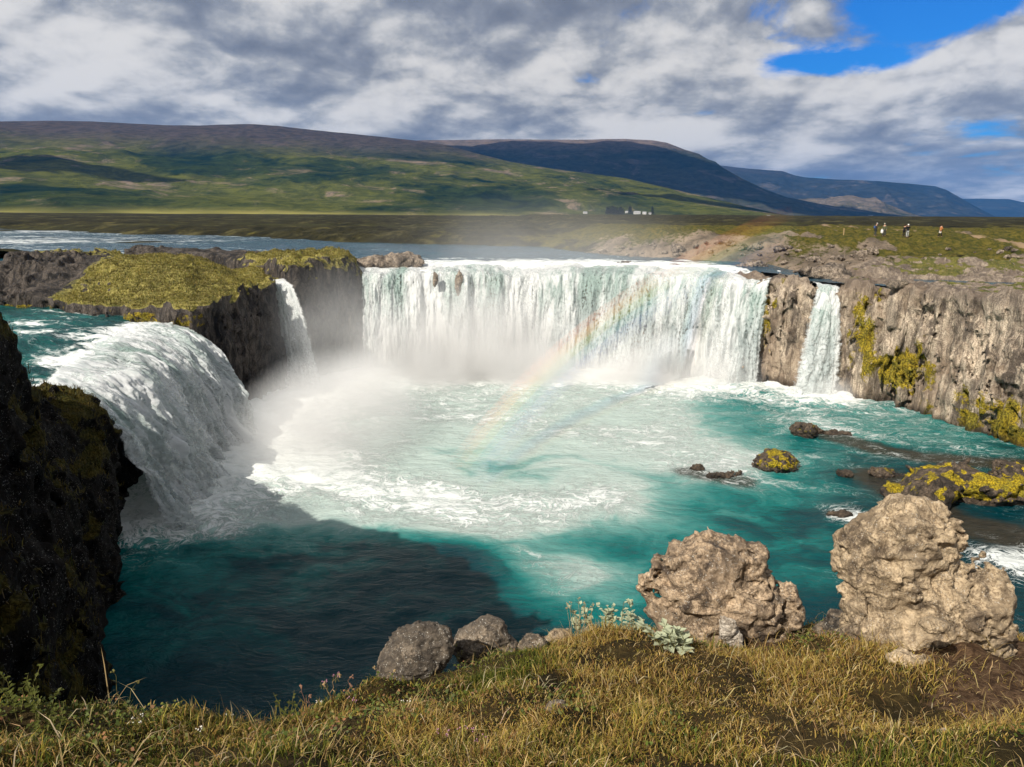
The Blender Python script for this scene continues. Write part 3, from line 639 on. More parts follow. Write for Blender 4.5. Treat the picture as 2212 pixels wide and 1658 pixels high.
milk_shade = 0.36 + .88 * np.exp(-(dmm / 34) ** 2) * (1 - .8 * sst(X, 8, 25)) + .70 * np.exp(-(dl_ / 12) ** 2) + .55 * np.exp(-(tong / 4.5) ** 2) + .35 * np.exp(-(tong2 / 5) ** 2) + .42 * np.exp(-(tong3 / 3.0) ** 2) + .5 * np.exp(-(dr_ / 4) ** 2) - .18 * sst(X, 16, 30) * sst(-(Y - 70), 0, 15) - .25 * sst(-(Y - 36 - X * .3), 0, 12) + .12 * wq
milk_shade = milk_shade + .16 * np.exp(-(np.hypot((X - sun_pt(1230, 985)[0]) / 11, (Y - sun_pt(1230, 985)[1]) / 6)) ** 2)
milk_shade = milk_shade * (1 - .55 * (1 - sst(Y, 38.5, 44)) * (1 - sst(X, -3, 6)))  # darker water colour here paints in the shade cast by the left cliff
foam = .13 + .95 * np.exp(-(dmm / 10) ** 2) * (1 - .55 * sst(X, 14, 27)) + .30 * np.exp(-(dmm / 26) ** 2) + .62 * np.exp(-(dl_ / 6.0) ** 2) + .25 * np.exp(-(dl_ / 14) ** 2) + .55 * np.exp(-(tong / 3.2) ** 2) + .28 * np.exp(-(tong2 / 4.5) ** 2) + .22 * np.exp(-(tong3 / 2.5) ** 2) + .85 * np.exp(-(dr_ / 3.2) ** 2) + .3 * np.exp(-(dmid / 4) ** 2) + .16 * np.exp(-(shallow / 3) ** 2) + .12 * sst(X, 10, 22) * (1 - sst(Y, 50, 64)) + .12 * wq
rap = np.minimum(np.hypot(*(np.stack([X, Y]) - np.array(sun_pt(1840, 1115))[:, None, None])) / 1.6, np.hypot(*(np.stack([X, Y]) - np.array(sun_pt(2190, 1215))[:, None, None])) / 2.2)
foam = foam + .75 * np.exp(-rap ** 2)
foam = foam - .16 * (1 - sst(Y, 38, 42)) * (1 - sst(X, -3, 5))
barl = np.minimum(sdline(X, Y, [sun_pt(1800, 942), sun_pt(1900, 972), sun_pt(2000, 990), sun_pt(2212, 1005)]) / 1.9, sdline(X, Y, [sun_pt(1900, 1030), sun_pt(2060, 1130), sun_pt(2230, 1165)]) / 2.6)
bar = np.exp(-barl ** 2) + .9 * np.exp(-(shallow / 1.6) ** 2)
chop = .05 + .30 * np.exp(-(dmm / 14) ** 2) + .35 * np.exp(-(dl_ / 8) ** 2) + .2 * np.exp(-(dr_ / 3) ** 2)
Z = chop * fbm(X * .55, Y * .75, 0 * X, 5, .55, 6) + .06 * fbm(X * .25, Y * .5, 0 * X, 2, .5, 9)
keep = (Y < crest_y(X) + 1) | (X > 28) | (X < -17)
struct(mk_mesh('plunge_pool', np.stack([X, Y, Z], -1).reshape(-1, 3), grid_faces(len(gx), len(gy), keep), M_pool, attrs={'milk_shade': milk_shade.ravel(), 'foam': foam.ravel(), 'bar': bar.ravel()}))
# riverbed under the pool, closing the gorge
bx, by = np.meshgrid(np.linspace(-60, 150, 30), np.linspace(-20, 99, 20), indexing='ij')
struct(mk_mesh('riverbed', np.stack([bx, by, -1.6 + .2 * fbm(bx, by, 0 * bx)], -1).reshape(-1, 3), grid_faces(30, 20), M_rivrock, attrs={'moss': np.zeros(bx.size)}))

# ------------------------------------------------------------------ left river branch above its fall
LLIP = [(-29.6, 67.4, 8.6), (-29.2, 62.5, 8.5), (-28.2, 57.5, 8.4), (-27.0, 52.5, 8.2), (-26.0, 48.0, 8.0), (-25.0, 44.5, 7.8), (-24.4, 41.5, 7.6)]
_ly = np.array([p[1] for p in LLIP])[::-1]; _lx = np.array([p[0] for p in LLIP])[::-1]; _lz = np.array([p[2] for p in LLIP])[::-1]
gx = np.arange(-70, -20, .2); gy = np.arange(36, 79, .2)
X, Y = np.meshgrid(gx, gy, indexing='ij')
lx = np.interp(Y, _ly, _lx); lz = np.interp(Y, _ly, _lz)
up = lx - X
drop = np.interp(up, [-1, 0, 2, 4, 8, 20, 50], [-.9, -.6, -.35, -.1, .25, .5, .9])
Zb = lz + drop + (.08 + .26 * sst(-X, 60, 28)) * fbm(X * .5, Y * .6, 0 * X, 5, .55, 4)
fo = .48 * (1 - sst(up, 2, 7)) + .30 * np.exp(-((Y - 62 - (X + 34) * -.25) / 4.0) ** 2) * sst(X, -52, -38) + .42 * np.exp(-((Y - 43.5) / 2.2) ** 2) + .10 + .24 * fbm(X * .12, Y * .2, 0 * X, 3, .5, 5) - .15 * sst(up, 14, 22)
keep = up > 1.2
V = np.stack([X, Y, Zb], -1).reshape(-1, 3); Fg = grid_faces(len(gx), len(gy), keep); V, Fg, a1 = compact(V, Fg, fo.ravel())
struct(mk_mesh('river_branch', V, Fg, M_branch, attrs={'foam': a1}))

# dark rock behind the left fall, under the river branch
def lwall_base(x, y, z):
    X, Y = np.meshgrid(x.ravel(), y.ravel(), indexing='ij'); d = np.interp(Y, _ly, _lx) + .6 - X; d = np.minimum(d, np.minimum(Y - 40.2, 68.5 - Y))
    return smin((np.interp(Y, _ly, _lz) - 1.7)[:, :, None] - z + 0 * d[:, :, None], d[:, :, None] + 0 * z, .5)
V, F = solid(-32, -20, 39, 70, -1.2, 9, .25, lwall_base, 1.6, lambda x, y, z: .4 * ridged(x * .6, y * .6, z * .3, 3, .5, 5) - .25 + .2 * fbm(x * 1.8, y * 1.8, z * 1.8, 3, .5, 6))
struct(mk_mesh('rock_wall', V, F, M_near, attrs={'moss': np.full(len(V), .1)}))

# ------------------------------------------------------------------ waterfalls
def resample(pts, n):
    p = np.asarray(pts, float); s = np.r_[0, np.cumsum(np.linalg.norm(np.diff(p[:, :2], axis=0), axis=1))]
    for _ in range(3):                                                     # soften the corners
        pass
    t = np.linspace(0, s[-1], n); return np.stack([np.interp(t, s, p[:, i]) for i in range(p.shape[1])], 1), t
def fall(name, crest, n_s, n_t, flow, up_len, z_up, reach, zbot, flute, cover, mat, label, drift=None, mist_top=0.0, seed=1, taper=None, lipr=1.4):
    """sheet of water: flows in over up_len metres, rolls over the crest, drops to zbot"""
    C, s = resample(crest, n_s)
    root = empty(name, (float(C[:, 0].mean()), float(C[:, 1].mean()), 0.0))
    parts = []
    for layer in range(2):
        t = np.linspace(0, 1, n_t)
        S, T = np.meshgrid(s, t, indexing='ij')
        zc = (C[:, 2] + (.30 * fbm(s * .33, 0 * s, 0 * s, 3, .5, seed + 30) if s[-1] > 12 else 0))[:, None]; L = up_len
        nup = 0.28
        a = np.clip(T / nup, 0, 1); b = np.clip((T - nup) / (1 - nup), 0, 1)
        q = b ** 1.35
        out = -L * (1 - a) + (.95 * fbm(S * .24, 0 * S, 0 * S, 4, .55, seed + 31) * a if s[-1] > 12 else 0) + (reach if np.isscalar(reach) else np.asarray(reach)[:, None]) * np.sqrt(q) * (1 + .12 * fbm(S * .35, 0 * S, 0 * S, 3, .5, seed))
        z = zc + z_up * (1 - a) ** 1.5 - (lipr * .16) * a ** 3 - (zc - lipr * .16 - zbot) * q
        amp = flute * (.25 + .75 * np.sqrt(b)) * a
        dn = amp * ((.2 + .6 * sst(fbm(S * .13, T * .4, 0 * S, 2, .5, seed + 7), -.4, .6)) * ridged(S * .4 + .5 * fbm(S * .3, T * 2, 0 * S, 2, .5, seed + 8), T * 1.6, 0 * S + layer * 7, 3, .5, seed) - .2 + .75 * fbm(S * 1.5, T * 4.5, 0 * S, 5, .62, seed + 3))
        zz = z + (.10 + .16 * a) * fbm(S * .8, out * .7, 0 * S, 4, .55, seed + 5) * (1 - b) + .012 * (layer + 1)
        fl = np.asarray(flow, float); fl = fl if fl.ndim == 2 else np.tile(fl, (n_s, 1)); fl = fl / np.linalg.norm(fl, axis=1, keepdims=True)
        o2 = out + dn + (0.22 if layer else 0.0) * b
        Xp = C[:, 0][:, None] + fl[:, 0][:, None] * o2; Yp = C[:, 1][:, None] + fl[:, 1][:, None] * o2
        if drift is not None:
            Xp = Xp + drift(S, q)
        if taper is not None:
            mid = .5 * (s[0] + s[-1]); tang = (C[-1, :2] - C[0, :2]) / np.linalg.norm(C[-1, :2] - C[0, :2]); k_ = (S - mid) * (taper(q) - 1)
            Xp = Xp + tang[0] * k_; Yp = Yp + tang[1] * k_
        cv = cover(S, T, q)
        if layer: cv = cv * 0.45 + .12 * fbm(S * .5, T * 2, 0 * S, 3, .5, seed + 9)
        edge = np.minimum(S - s[0], s[-1] - S) / 0.8; edge = np.clip(edge, 0, 1) * sst(T, 0, .10 if not layer else .3)
        if layer: edge = edge * (.25 + .6 * sst(fbm(S * .45, T * .6, 0 * S, 4, .55, seed + 11), -.2, .5))
        V = np.stack([Xp, Yp, zz], -1).reshape(-1, 3) - np.array(root.location)[None]
        uv = np.stack([S, out + (zc - z) * (b > 0)], -1).reshape(-1, 2)
        parts.append(mk_mesh(['curtain', 'spray_veil'][layer], V, grid_faces(n_s, n_t), mat, attrs={'cover': cv.ravel(), 'edge': edge.ravel()}, uv=uv, parent=root))
    tag(root, label, 'waterfall', 'waterfalls dropping into the pool')
    return root
def crest3(pts, z): return [(x, y, z) for x, y in pts]
def g1(S, c, w): return np.exp(-((S - c) / w) ** 2)
L_main = float(np.sum(np.hypot(np.diff(_cx), np.diff(_cyy))))
def su(u): return np.interp(u, [785, 930, 1106, 1260, 1450, 1645], np.array([0, .17, .375, .56, .775, 1]) * L_main)
def cover_main(S, T, q):
    c = .72 + .5 * fbm(S * .42, T * .6, 0 * S, 4, .55, 4)
    for u, w, a in [(1270, 1.2, .9), (1190, 1.1, .45), (985, .8, .5), (1400, 2.2, .55), (1480, 1.4, .4), (1560, 1.4, .5), (1620, 1.6, .85), (890, 1.2, .3)]:
        c = c - a * g1(S, su(u), w) * (.35 + .65 * sst(q, 0, .15)) * (1 - .5 * sst(q, .5, 1))
    return c
_n = np.gradient(np.c_[np.linspace(0, 1, 620)], axis=0)
Cm, sm = resample(crest3(CREST, 11.4), 620)
tan_ = np.gradient(Cm[:, :2], axis=0); flow_main = np.stack([tan_[:, 1], -tan_[:, 0]], 1)
flow_main = flow_main / np.linalg.norm(flow_main, axis=1, keepdims=True)
ker = np.ones(81) / 81
flow_main = np.stack([np.convolve(np.pad(flow_main[:, i], 40, 'edge'), ker, 'valid') for i in range(2)], 1)
fall('waterfall', crest3(CREST, 11.4), 620, 130, flow_main, 6.5, .55, 2.6, -.35, .75, cover_main, M_fall, 'broad white horseshoe curtain of falling water, the widest fall', seed=2)
fl = np.stack([np.ones(420), np.linspace(-.32, -.02, 420)], 1)
LL = np.array(LLIP)
fall('waterfall', LLIP, 420, 120, np.stack([np.ones(420), np.linspace(-.30, .06, 420)], 1), 3.6, .12, np.linspace(7.6, 4.0, 420), -.4, 1.0,
     lambda S, T, q: .74 + .4 * fbm(S * .45, T, 0 * S, 3) - .35 * g1(S, 26, 3) * sst(q, .1, .5), M_fall_t, 'thick white fall pouring past the grassy island beside the dark mossy cliff', seed=5)
fall('waterfall', [(-26.4, 83.4, 10.9), (-25.0, 82.6, 10.85), (-23.6, 82.6, 10.9)], 60, 110, (.45, -.9), 4.0, .15, 2.6, -.3, .45,
     lambda S, T, q: .85 + .25 * fbm(S * .9, T * 2, 0 * S, 3), M_fall, 'thin white fall squeezed through the slot in the dark island cliff', seed=8, drift=lambda S, q: 1.3 * np.sqrt(q), taper=lambda q: 1 + .9 * q)
fall('waterfall', [(31.75, 80.9, 11.15), (33.0, 80.4, 11.15), (34.1, 80.3, 11.15)], 90, 120, (-.12, -1), 4.0, .25, 2.2, -.3, .5,
     lambda S, T, q: .80 + .35 * fbm(S * .8, T * 2, 0 * S, 3) + .2 * (1 - sst(q, 0, .2)), M_fall, 'narrow white fall between two tan mossy cliff faces', seed=11, drift=lambda S, q: -.9 * q, taper=lambda q: 1 + 1.25 * q ** .7)

#PART2
# ------------------------------------------------------------------ hills and mountains
def hill_mat(name, cols, sc1=1.0):
    m, k = new_mat(name); P = k.n('ShaderNodeNewGeometry'); pos = P.outputs['Position']
    w = k.map(pos, (1.0, 0.55, 3.2)); w = k.vm('ADD', w, k.vm('SCALE', k.noise(pos, 0.0022, 3, out=1), 260.0))
    n1 = k.noise(w, 0.0018 * sc1, 8, 0.66, 0.5); n2 = k.noise(w, 0.0052 * sc1, 9, 0.72, 0.6); n3 = k.noise(w, 0.022 * sc1, 6, 0.75)
    c = k.mix(k.ss(n1, 0.42, 0.58), cols[0], cols[1]); c = k.mix(k.m('MULTIPLY', k.ss(n2, 0.53, 0.64), k.ss(n1, 0.4, 0.52)), c, cols[2]); c = k.mix(k.ss(k.m('ADD', k.m('MULTIPLY', n2, .6), k.m('MULTIPLY', n1, .4)), 0.475, 0.39), c, cols[3])
    z = k.n('ShaderNodeSeparateXYZ', i_0=pos).outputs[2]
    c = k.mix(k.ss(k.m('ADD', z, k.m('MULTIPLY', n2, 160.0)), cols[5], cols[6]), c, cols[4])
    c = k.mix(k.m('MULTIPLY', k.ss(n3, 0.56, 0.42), 0.75), c, k.mix(1.0, c, (0.45, 0.5, 0.5), 'MULTIPLY'))
    c = k.mix(k.m('MULTIPLY', k.attr('field'), 0.9), c, (0.30, 0.27, 0.075))
    bp = k.n('ShaderNodeBump', i_Strength=0.8, i_Distance=14.0, i_Height=k.m('ADD', n2, k.m('MULTIPLY', n3, 0.4)))
    b = k.n('ShaderNodeBsdfPrincipled', i_Base_Color=c, i_Roughness=1.0, i_Normal=bp.outputs[0]); b.inputs['Specular IOR Level'].default_value = 0.0
    k.n('ShaderNodeOutputMaterial', i_Surface=b.outputs[0]); return m
def azel(u, v):
    d = ray(u, v); return math.atan2(d[0], d[1]), d[2] / math.hypot(d[0], d[1])
def hill(name, sil, r0, r1, mat, nu=420, ns=130, amp=22.0, pw=1.35, seed=1, steps=0.0, z0=6.0, field=False, back=0.25):
    A = np.array([azel(u, v) for u, v in sil]); az = np.linspace(A[0, 0], A[-1, 0], nu)
    el = np.interp(az, A[:, 0], A[:, 1]); s = np.r_[np.linspace(0, 1, ns), 1 + np.linspace(.05, back, 8)]
    AZ, S = np.meshgrid(az, s, indexing='ij'); EL = el[:, None]
    rr0 = r0(az)[:, None] if callable(r0) else r0; rr1 = r1(az)[:, None] if callable(r1) else r1
    Rr = rr0 + (rr1 - rr0) * S
    H = np.maximum(EYE[2] + EL * rr1, z0)
    Xh, Yh = Rr * np.sin(AZ), Rr * np.cos(AZ)
    p = np.clip(S, 0, 1) ** pw
    if steps: p = p + steps * (sst(S, .62, .95) - S * 1.0) * sst(S, .2, .6) * (S < 1)
    nz = fbm(Xh * .0022, Yh * .0022, 0 * Xh, 5, .5, seed) * amp + ridged(Xh * .005, Yh * .002, 0 * Xh, 4, .5, seed + 2) * amp * .35
    Z = z0 + (H - z0) * p + nz * np.clip(S * (1.02 - np.clip(S, 0, 1)) * 4, 0, 1) * np.clip((H - z0) / 150, 0, 1)
    Z = np.where(S > 1, H - (S - 1) * 300, Z)
    Z[:, -1] = np.minimum(Z[:, -1], z0 - 2)
    Z[0, :] = np.minimum(Z[0, :], z0); Z[-1, :] = np.minimum(Z[-1, :], z0)
    V = np.stack([Xh, Yh, Z], -1).reshape(-1, 3)
    fa = (np.exp(-((S - .03) / .035) ** 2) * (.5 + .6 * sst(fbm(Xh * .004, Yh * .004, 0 * Xh, 3, .5, 5), -.2, .3))) if field else 0 * S
    return struct(mk_mesh(name, V, grid_faces(nu, len(s)), mat, attrs={'field': fa.ravel()}))
SIL_A = [(-700, 300), (-300, 270), (0, 262), (100, 261), (200, 263), (300, 268), (370, 271), (430, 272), (480, 270), (540, 269), (600, 272), (700, 283), (800, 294), (900, 305), (960, 314), (1100, 350), (1200, 366), (1350, 386), (1500, 420), (1600, 444), (1680, 462), (1760, 474)]
SIL_B = [(700, 330), (850, 306), (920, 303), (1000, 303), (1100, 302), (1250, 302), (1350, 301), (1410, 304), (1440, 309), (1480, 325), (1510, 333), (1530, 345), (1545, 350), (1560, 362), (1600, 385), (1650, 408), (1700, 427), (1800, 447), (1900, 460), (1990, 472)]
SIL_C = [(1350, 372), (1500, 352), (1550, 357), (1620, 365), (1690, 370), (1715, 379), (1740, 384), (1800, 388), (1900, 392), (1960, 397), (2020, 403), (2045, 411), (2070, 425), (2110, 448), (2150, 468), (2170, 474)]
SIL_D = [(1900, 440), (2060, 430), (2120, 430), (2180, 431), (2212, 438), (2300, 450), (2500, 440), (2900, 420), (3300, 450)]
SIL_E = [(1640, 474), (1690, 452), (1720, 430), (1760, 428), (1800, 430), (1860, 433), (1890, 431), (1930, 447), (1970, 462), (2010, 473)]
MH_A = hill_mat('green_hillside', [(0.028, 0.042, 0.010), (0.095, 0.10, 0.018), (0.225, 0.17, 0.12), (0.008, 0.019, 0.009), (0.075, 0.058, 0.05), 300, 480])
MH_B = hill_mat('dark_mountain', [(0.032, 0.04, 0.026), (0.05, 0.052, 0.034), (0.10, 0.082, 0.072), (0.02, 0.028, 0.024), (0.15, 0.115, 0.10), 560, 720], .6)
MH_C = hill_mat('far_mountain', [(0.02, 0.026, 0.03), (0.03, 0.034, 0.034), (0.085, 0.075, 0.068), (0.014, 0.02, 0.024), (0.04, 0.038, 0.04), 560, 720], .4)
MH_E = hill_mat('sandy_hillock', [(0.09, 0.08, 0.055), (0.15, 0.12, 0.09), (0.22, 0.175, 0.13), (0.04, 0.048, 0.03), (0.15, 0.12, 0.09), 300, 420], 1.4)
hill('hill', SIL_A, lambda a: 2000 + 500 * np.sin(a), lambda a: np.interp(a, [-.9, -.2, .1, .35, .6], [4600, 4400, 4000, 3300, 2750]), MH_A, nu=520, ns=170, amp=26, seed=1, z0=14, field=True)
hill('mountain', SIL_B, 4300, 6900, MH_B, amp=40, pw=1.15, seed=4, steps=.25)
hill('mountain', SIL_C, 8600, 10800, MH_C, amp=40, pw=1.0, seed=6, nu=260, ns=80)
hill('mountain', SIL_D, 13500, 15000, MH_C, amp=30, pw=1.0, seed=8, nu=160, ns=50)
hill('hillock', SIL_E, 6100, 7600, MH_E, amp=60, pw=1.1, seed=9, nu=160, ns=80, z0=10)

# clouds drifting above the frame that keep the middle mountain in shade
def cloud_mat():
    m, k = new_mat('cloud_white'); b = k.n('ShaderNodeBsdfDiffuse', i_Color=(0.85, 0.85, 0.87)); k.n('ShaderNodeOutputMaterial', i_Surface=b.outputs[0]); return m
M_cloud = cloud_mat()
def sphere(n=40):
    th = np.linspace(0, 2 * np.pi, 2 * n, endpoint=False); ph = np.linspace(0.03, np.pi - .03, n)
    T, Pp = np.meshgrid(th, ph, indexing='ij'); V = np.stack([np.sin(Pp) * np.cos(T), np.sin(Pp) * np.sin(T), np.cos(Pp)], -1).reshape(-1, 3)
    i, j = np.meshgrid(np.arange(2 * n), np.arange(n - 1), indexing='ij'); a = i * n + j; b = ((i + 1) % (2 * n)) * n + j
    return V, np.stack([a, a + 1, b + 1, b], -1).reshape(-1, 4)
SV, SF = sphere()
def cloud(px, py, pz, rx, ry, alt, label, seed):
    t = (alt - pz) / SUNV[2]; c = np.array([px, py, pz]) + SUNV * t
    d = 1 + .38 * fbm(SV[:, 0] * 1.6, SV[:, 1] * 1.6, SV[:, 2] * 1.6, 5, .55, seed)
    V = SV * d[:, None] * np.array([rx, ry, 170.0])
    o = mk_mesh('cloud', V, SF, M_cloud); o.location = c; stuff(o, label, 'cloud')
cloud(700, 5900, 330, 1500, 1000, 1750, 'grey cumulus cloud shading the dark middle mountain', 3)
cloud(2150, 5500, 100, 500, 900, 1750, 'grey cumulus cloud shading the foot of the middle mountain', 7)
cloud(-1600, 2500, 60, 380, 140, 1750, 'low cumulus cloud shading the foot of the green hill', 8)
cloud(700, 3050, 120, 330, 150, 1750, 'little cumulus cloud shading a patch of the green hill', 9)

# ------------------------------------------------------------------ farm
def box_vf(x0, x1, y0, y1, z0, z1):
    V = np.array([(x, y, z) for x in (x0, x1) for y in (y0, y1) for z in (z0, z1)], float)
    return V, np.array([(0, 1, 3, 2), (4, 6, 7, 5), (0, 4, 5, 1), (2, 3, 7, 6), (0, 2, 6, 4), (1, 5, 7, 3)])
M_wall = plain_mat('white_render', (0.55, 0.54, 0.52)); M_roof_w = plain_mat('pale_roof', (0.36, 0.36, 0.38)); M_roof_r = plain_mat('grey_roof', (0.16, 0.16, 0.17)); M_glass = plain_mat('window_glass', (0.03, 0.04, 0.05), 0.2)
HILL = bpy.data.objects['hill']
def surf_hit(u, v, obj):
    ok, loc, nrm, i = HILL.ray_cast(Vector(EYE), Vector(ray(u, v)).normalized())
    return loc
bpy.context.view_layer.update()
def house(u, v, w, dpt, h, roof, label, rz=0.0, dist=None):
    w, dpt, h = w * .72, dpt * .72, h * .72
    loc = surf_hit(u, v, None) if dist is None else Vector(PY(u, v, dist))
    o = empty('farmhouse', (loc.x, loc.y, loc.z - 1.0), rz)
    V, F = box_vf(-w / 2, w / 2, -dpt / 2, dpt / 2, 0, h + 1); mk_mesh('wall', V, F, M_wall, smooth=False, parent=o)
    e, r = .4, dpt * .45; z0 = h + 1.003
    V = np.array([(-w / 2 - e, -dpt / 2 - e, z0), (w / 2 + e, -dpt / 2 - e, z0), (w / 2 + e, 0, z0 + r), (-w / 2 - e, 0, z0 + r), (w / 2 + e, dpt / 2 + e, z0), (-w / 2 - e, dpt / 2 + e, z0)])
    V = np.r_[V, V - np.array([0, 0, .35])]
    F = np.array([(0, 1, 2, 3), (3, 2, 4, 5), (6, 9, 8, 7), (9, 11, 10, 8), (0, 6, 7, 1), (4, 10, 11, 5), (0, 3, 9, 6), (3, 5, 11, 9), (1, 7, 8, 2), (2, 8, 10, 4)])
    mk_mesh('roof', V, F, roof, smooth=False, parent=o)
    n = max(2, int(w / 4))
    for i in range(n):
        cx = -w / 2 + w * (i + .5) / n; V, F = box_vf(cx - .6, cx + .6, -dpt / 2 - .05, -dpt / 2 + .1, h * .45 + .6, h * .45 + 2.0)
        mk_mesh('window', V, F, M_glass, smooth=False, parent=o)
    tag(o, label, 'house', 'far farm buildings')
for a in [(1376, 463, 26, 10, 7, M_roof_w, 'large white barn beside the dark tree clump on the far farm', .2), (1392, 463.5, 14, 9, 6, M_roof_w, 'white farmhouse next to the large barn on the far farm', -.3),
          (1404, 463.5, 9, 8, 5, M_roof_r, 'small white house with grey roof at the far farm', .1), (1356, 460.5, 20, 8, 4, M_roof_w, 'long low white shed close behind the dark tree clump', 0.1),
          (1264, 462, 15, 8, 4.5, M_roof_w, 'lone white shed on the green slope away from the farm', .3), (1660, 470, 13, 8, 5, M_roof_w, 'lone white shed at the toe of the green hill', 0)]:
    house(*a)
for u, w, l in [(1858, 34, 'white farmhouse below the sandy hillocks'), (1880, 44, 'long white barn below the sandy hillocks')]:
    house(u, 470.5, w, 20, 12, M_roof_w, l, .1, dist=5200)
M_pine = plain_mat('pine_needles', (0.010, 0.022, 0.012)); M_bark = plain_mat('bark', (0.05, 0.035, 0.025))
def pine_meshes(seed):
    r = np.random.default_rng(seed); H = 13.0; n = 420
    zz = 1.2 + (H - 1.2) * r.random(n) ** 1.2; rad = (1 - zz / (H + .4)) * 3.4 * (.35 + .65 * r.random(n)); an = r.random(n) * 6.283
    c = np.stack([rad * np.cos(an), rad * np.sin(an), zz], 1); sz = .45 + .7 * r.random(n)
    d = np.stack([np.cos(an), np.sin(an), -.35 + 0 * an], 1); t = np.stack([-np.sin(an), np.cos(an), .25 * r.normal(size=n)], 1)
    V = np.stack([c - d * sz[:, None] * .8, c + t * sz[:, None] * .6, c + d * sz[:, None], c - t * sz[:, None] * .6], 1).reshape(-1, 3); F = np.arange(4 * n).reshape(-1, 4)
    th = np.linspace(0, 6.283, 6, endpoint=False); tv = np.r_[np.stack([.28 * np.cos(th), .28 * np.sin(th), 0 * th - .5], 1), np.stack([.06 * np.cos(th), .06 * np.sin(th), 0 * th + H * .9], 1)]
    tf = np.array([(i, (i + 1) % 6, 6 + (i + 1) % 6, 6 + i) for i in range(6)]); return V, F, tv, tf
protos = []
for i in range(22):
    u = 1310 + 40 * (i / 21) + random.uniform(-1.5, 1.5); v = 463.0 + random.uniform(-1.5, .8) - .0 * i
    if i >= 19: u, v = [1359, 1362, 1409][i - 19], 463.0
    loc = surf_hit(u, v, None); o = empty('pine_tree', (loc.x, loc.y, loc.z - .3), random.random() * 6); sc_ = random.uniform(1.2, 1.75); o.scale = (sc_ * 1.25, sc_ * 1.25, sc_)
    if i < 3:
        V, F, tv, tf = pine_meshes(i); c = mk_mesh('crown', V, F, M_pine, parent=o); t = mk_mesh('trunk', tv, tf, M_bark, parent=o); protos.append((c, t))
    else:
        for q in protos[i % 3]:
            cc_ = q.copy(); COL.objects.link(cc_); cc_.parent = o
    lab = 'dark conifer in the dense clump of trees beside the far farm' if i < 19 else ('dark conifer standing just in front of the long low white shed' if i < 21 else 'dark conifer past the small grey roofed farmhouse')
    tag(o, lab, 'tree', 'conifers at the far farm')

# ------------------------------------------------------------------ boulders
def boulder(name, label, ells, y, mat, h=None, thick=.9, n1=.10, n2=.05, fr=1.0, seed=1, cat='boulder', group=None, moss=None, crack=0.0, zc=None, k=.25, sink=0.0):
    """ellipses (u, v, ru, rv[, dy]) seen in the photo, given depth y and real thickness"""
    C = []
    for e in ells:
        u, v, ru, rv = e[:4]; dy = e[4] if len(e) > 4 else 0.0
        yy = y + dy; c = PY(u, v, yy); s = np.linalg.norm(c - EYE) / np.linalg.norm(ray(u, v)) / FPX
        C.append((c, ru * s, min(ru, rv * 1.4) * s * thick, rv * s))
    lo = np.min([c - np.array([a, b, d]) for c, a, b, d in C], 0); hi = np.max([c + np.array([a, b, d]) for c, a, b, d in C], 0)
    size = (hi - lo).max(); h = h or size / 60; pad = size * .14 + 2 * h
    lo = lo - pad; hi = hi + pad; k_ = size * k * .3
    def base(x, y_, z):
        f = None
        for c, a, b, d in C:
            q = np.sqrt(((x - c[0]) / a) ** 2 + ((y_ - c[1]) / b) ** 2 + ((z - c[2]) / d) ** 2); g = (1 - q) * min(a, b, d)
            f = g if f is None else -smin(-f, -g, k_)
        return f
    frng = np.random.default_rng(seed * 13 + 1); cen = .5 * (lo + hi)
    def nf(x, y_, z):
        F_ = fr / size
        n = size * n1 * fbm(x * 4 * F_, y_ * 4 * F_, z * 4 * F_, 2, .5, seed)
        wx = x + size * .05 * fbm(x * 7 * F_, y_ * 7 * F_, z * 7 * F_, 2, .5, seed + 21); wz = z + size * .04 * fbm(x * 8 * F_, y_ * 8 * F_, z * 8 * F_, 2, .5, seed + 22)
        sw = np.mod((wz + .35 * wx + .2 * y_) * 6.5 * F_ + fbm(x * 3 * F_, y_ * 3 * F_, z * 3 * F_, 2, .5, seed + 23) * 1.8, 1.0); st_ = np.where(sw < .8, sw / .8, (1 - sw) / .2)      # broken ledges
        bk = fbm(x * 3.4 * F_, y_ * 3.4 * F_, z * 2.6 * F_, 2, .5, seed + 31) * 3.2 + .25 * fbm(x * 14 * F_, y_ * 14 * F_, z * 14 * F_, 2, .5, seed + 32); bk = (np.floor(bk) + sst(bk - np.floor(bk), .4, .6)) / 3.2     # broken blocks
        n = n + size * n2 * .6 * (st_ - .5) + size * n2 * 1.0 * bk + size * n2 * .5 * fbm(x * 17 * F_, y_ * 17 * F_, z * 22 * F_, 4, .62, seed + 4)
        if crack:
            cr = np.abs(fbm(x * 3.0 * F_, y_ * 3.0 * F_, z * 3.6 * F_, 3, .5, seed + 9)); n = n - size * crack * (1 - sst(cr, 0, .05)) * sst(fbm(x * 2 * F_, y_ * 2 * F_, z * 2 * F_, 2, .5, seed + 15), -.1, .3)
        return n
    V, F = solid(lo[0], hi[0], lo[1], hi[1], lo[2], hi[2], h, base, size * (n1 + n2 * 2 + crack) * 1.6, nf)
    # keep only the largest connected piece
    par = np.arange(len(V))
    for _ in range(60):
        m = par[F].min(1); new = par.copy()
        for i in range(4): np.minimum.at(new, F[:, i], m)
        new = new[new]
        if (new == par).all(): break
        par = new
    lab_, cnt = np.unique(par, return_counts=True); kp = par == lab_[cnt.argmax()]; F = F[kp[F].all(1)]; V, F = compact(V, F)
    org = np.array([V[:, 0].mean(), V[:, 1].mean(), V[:, 2].min()])
    at = {}
    if moss is not None: at['moss'] = moss(V) if callable(moss) else np.full(len(V), moss)
    o = mk_mesh(name, V - org, F, mat, attrs=at); o.location = org
    if label: tag(o, label, cat, group)
    return o
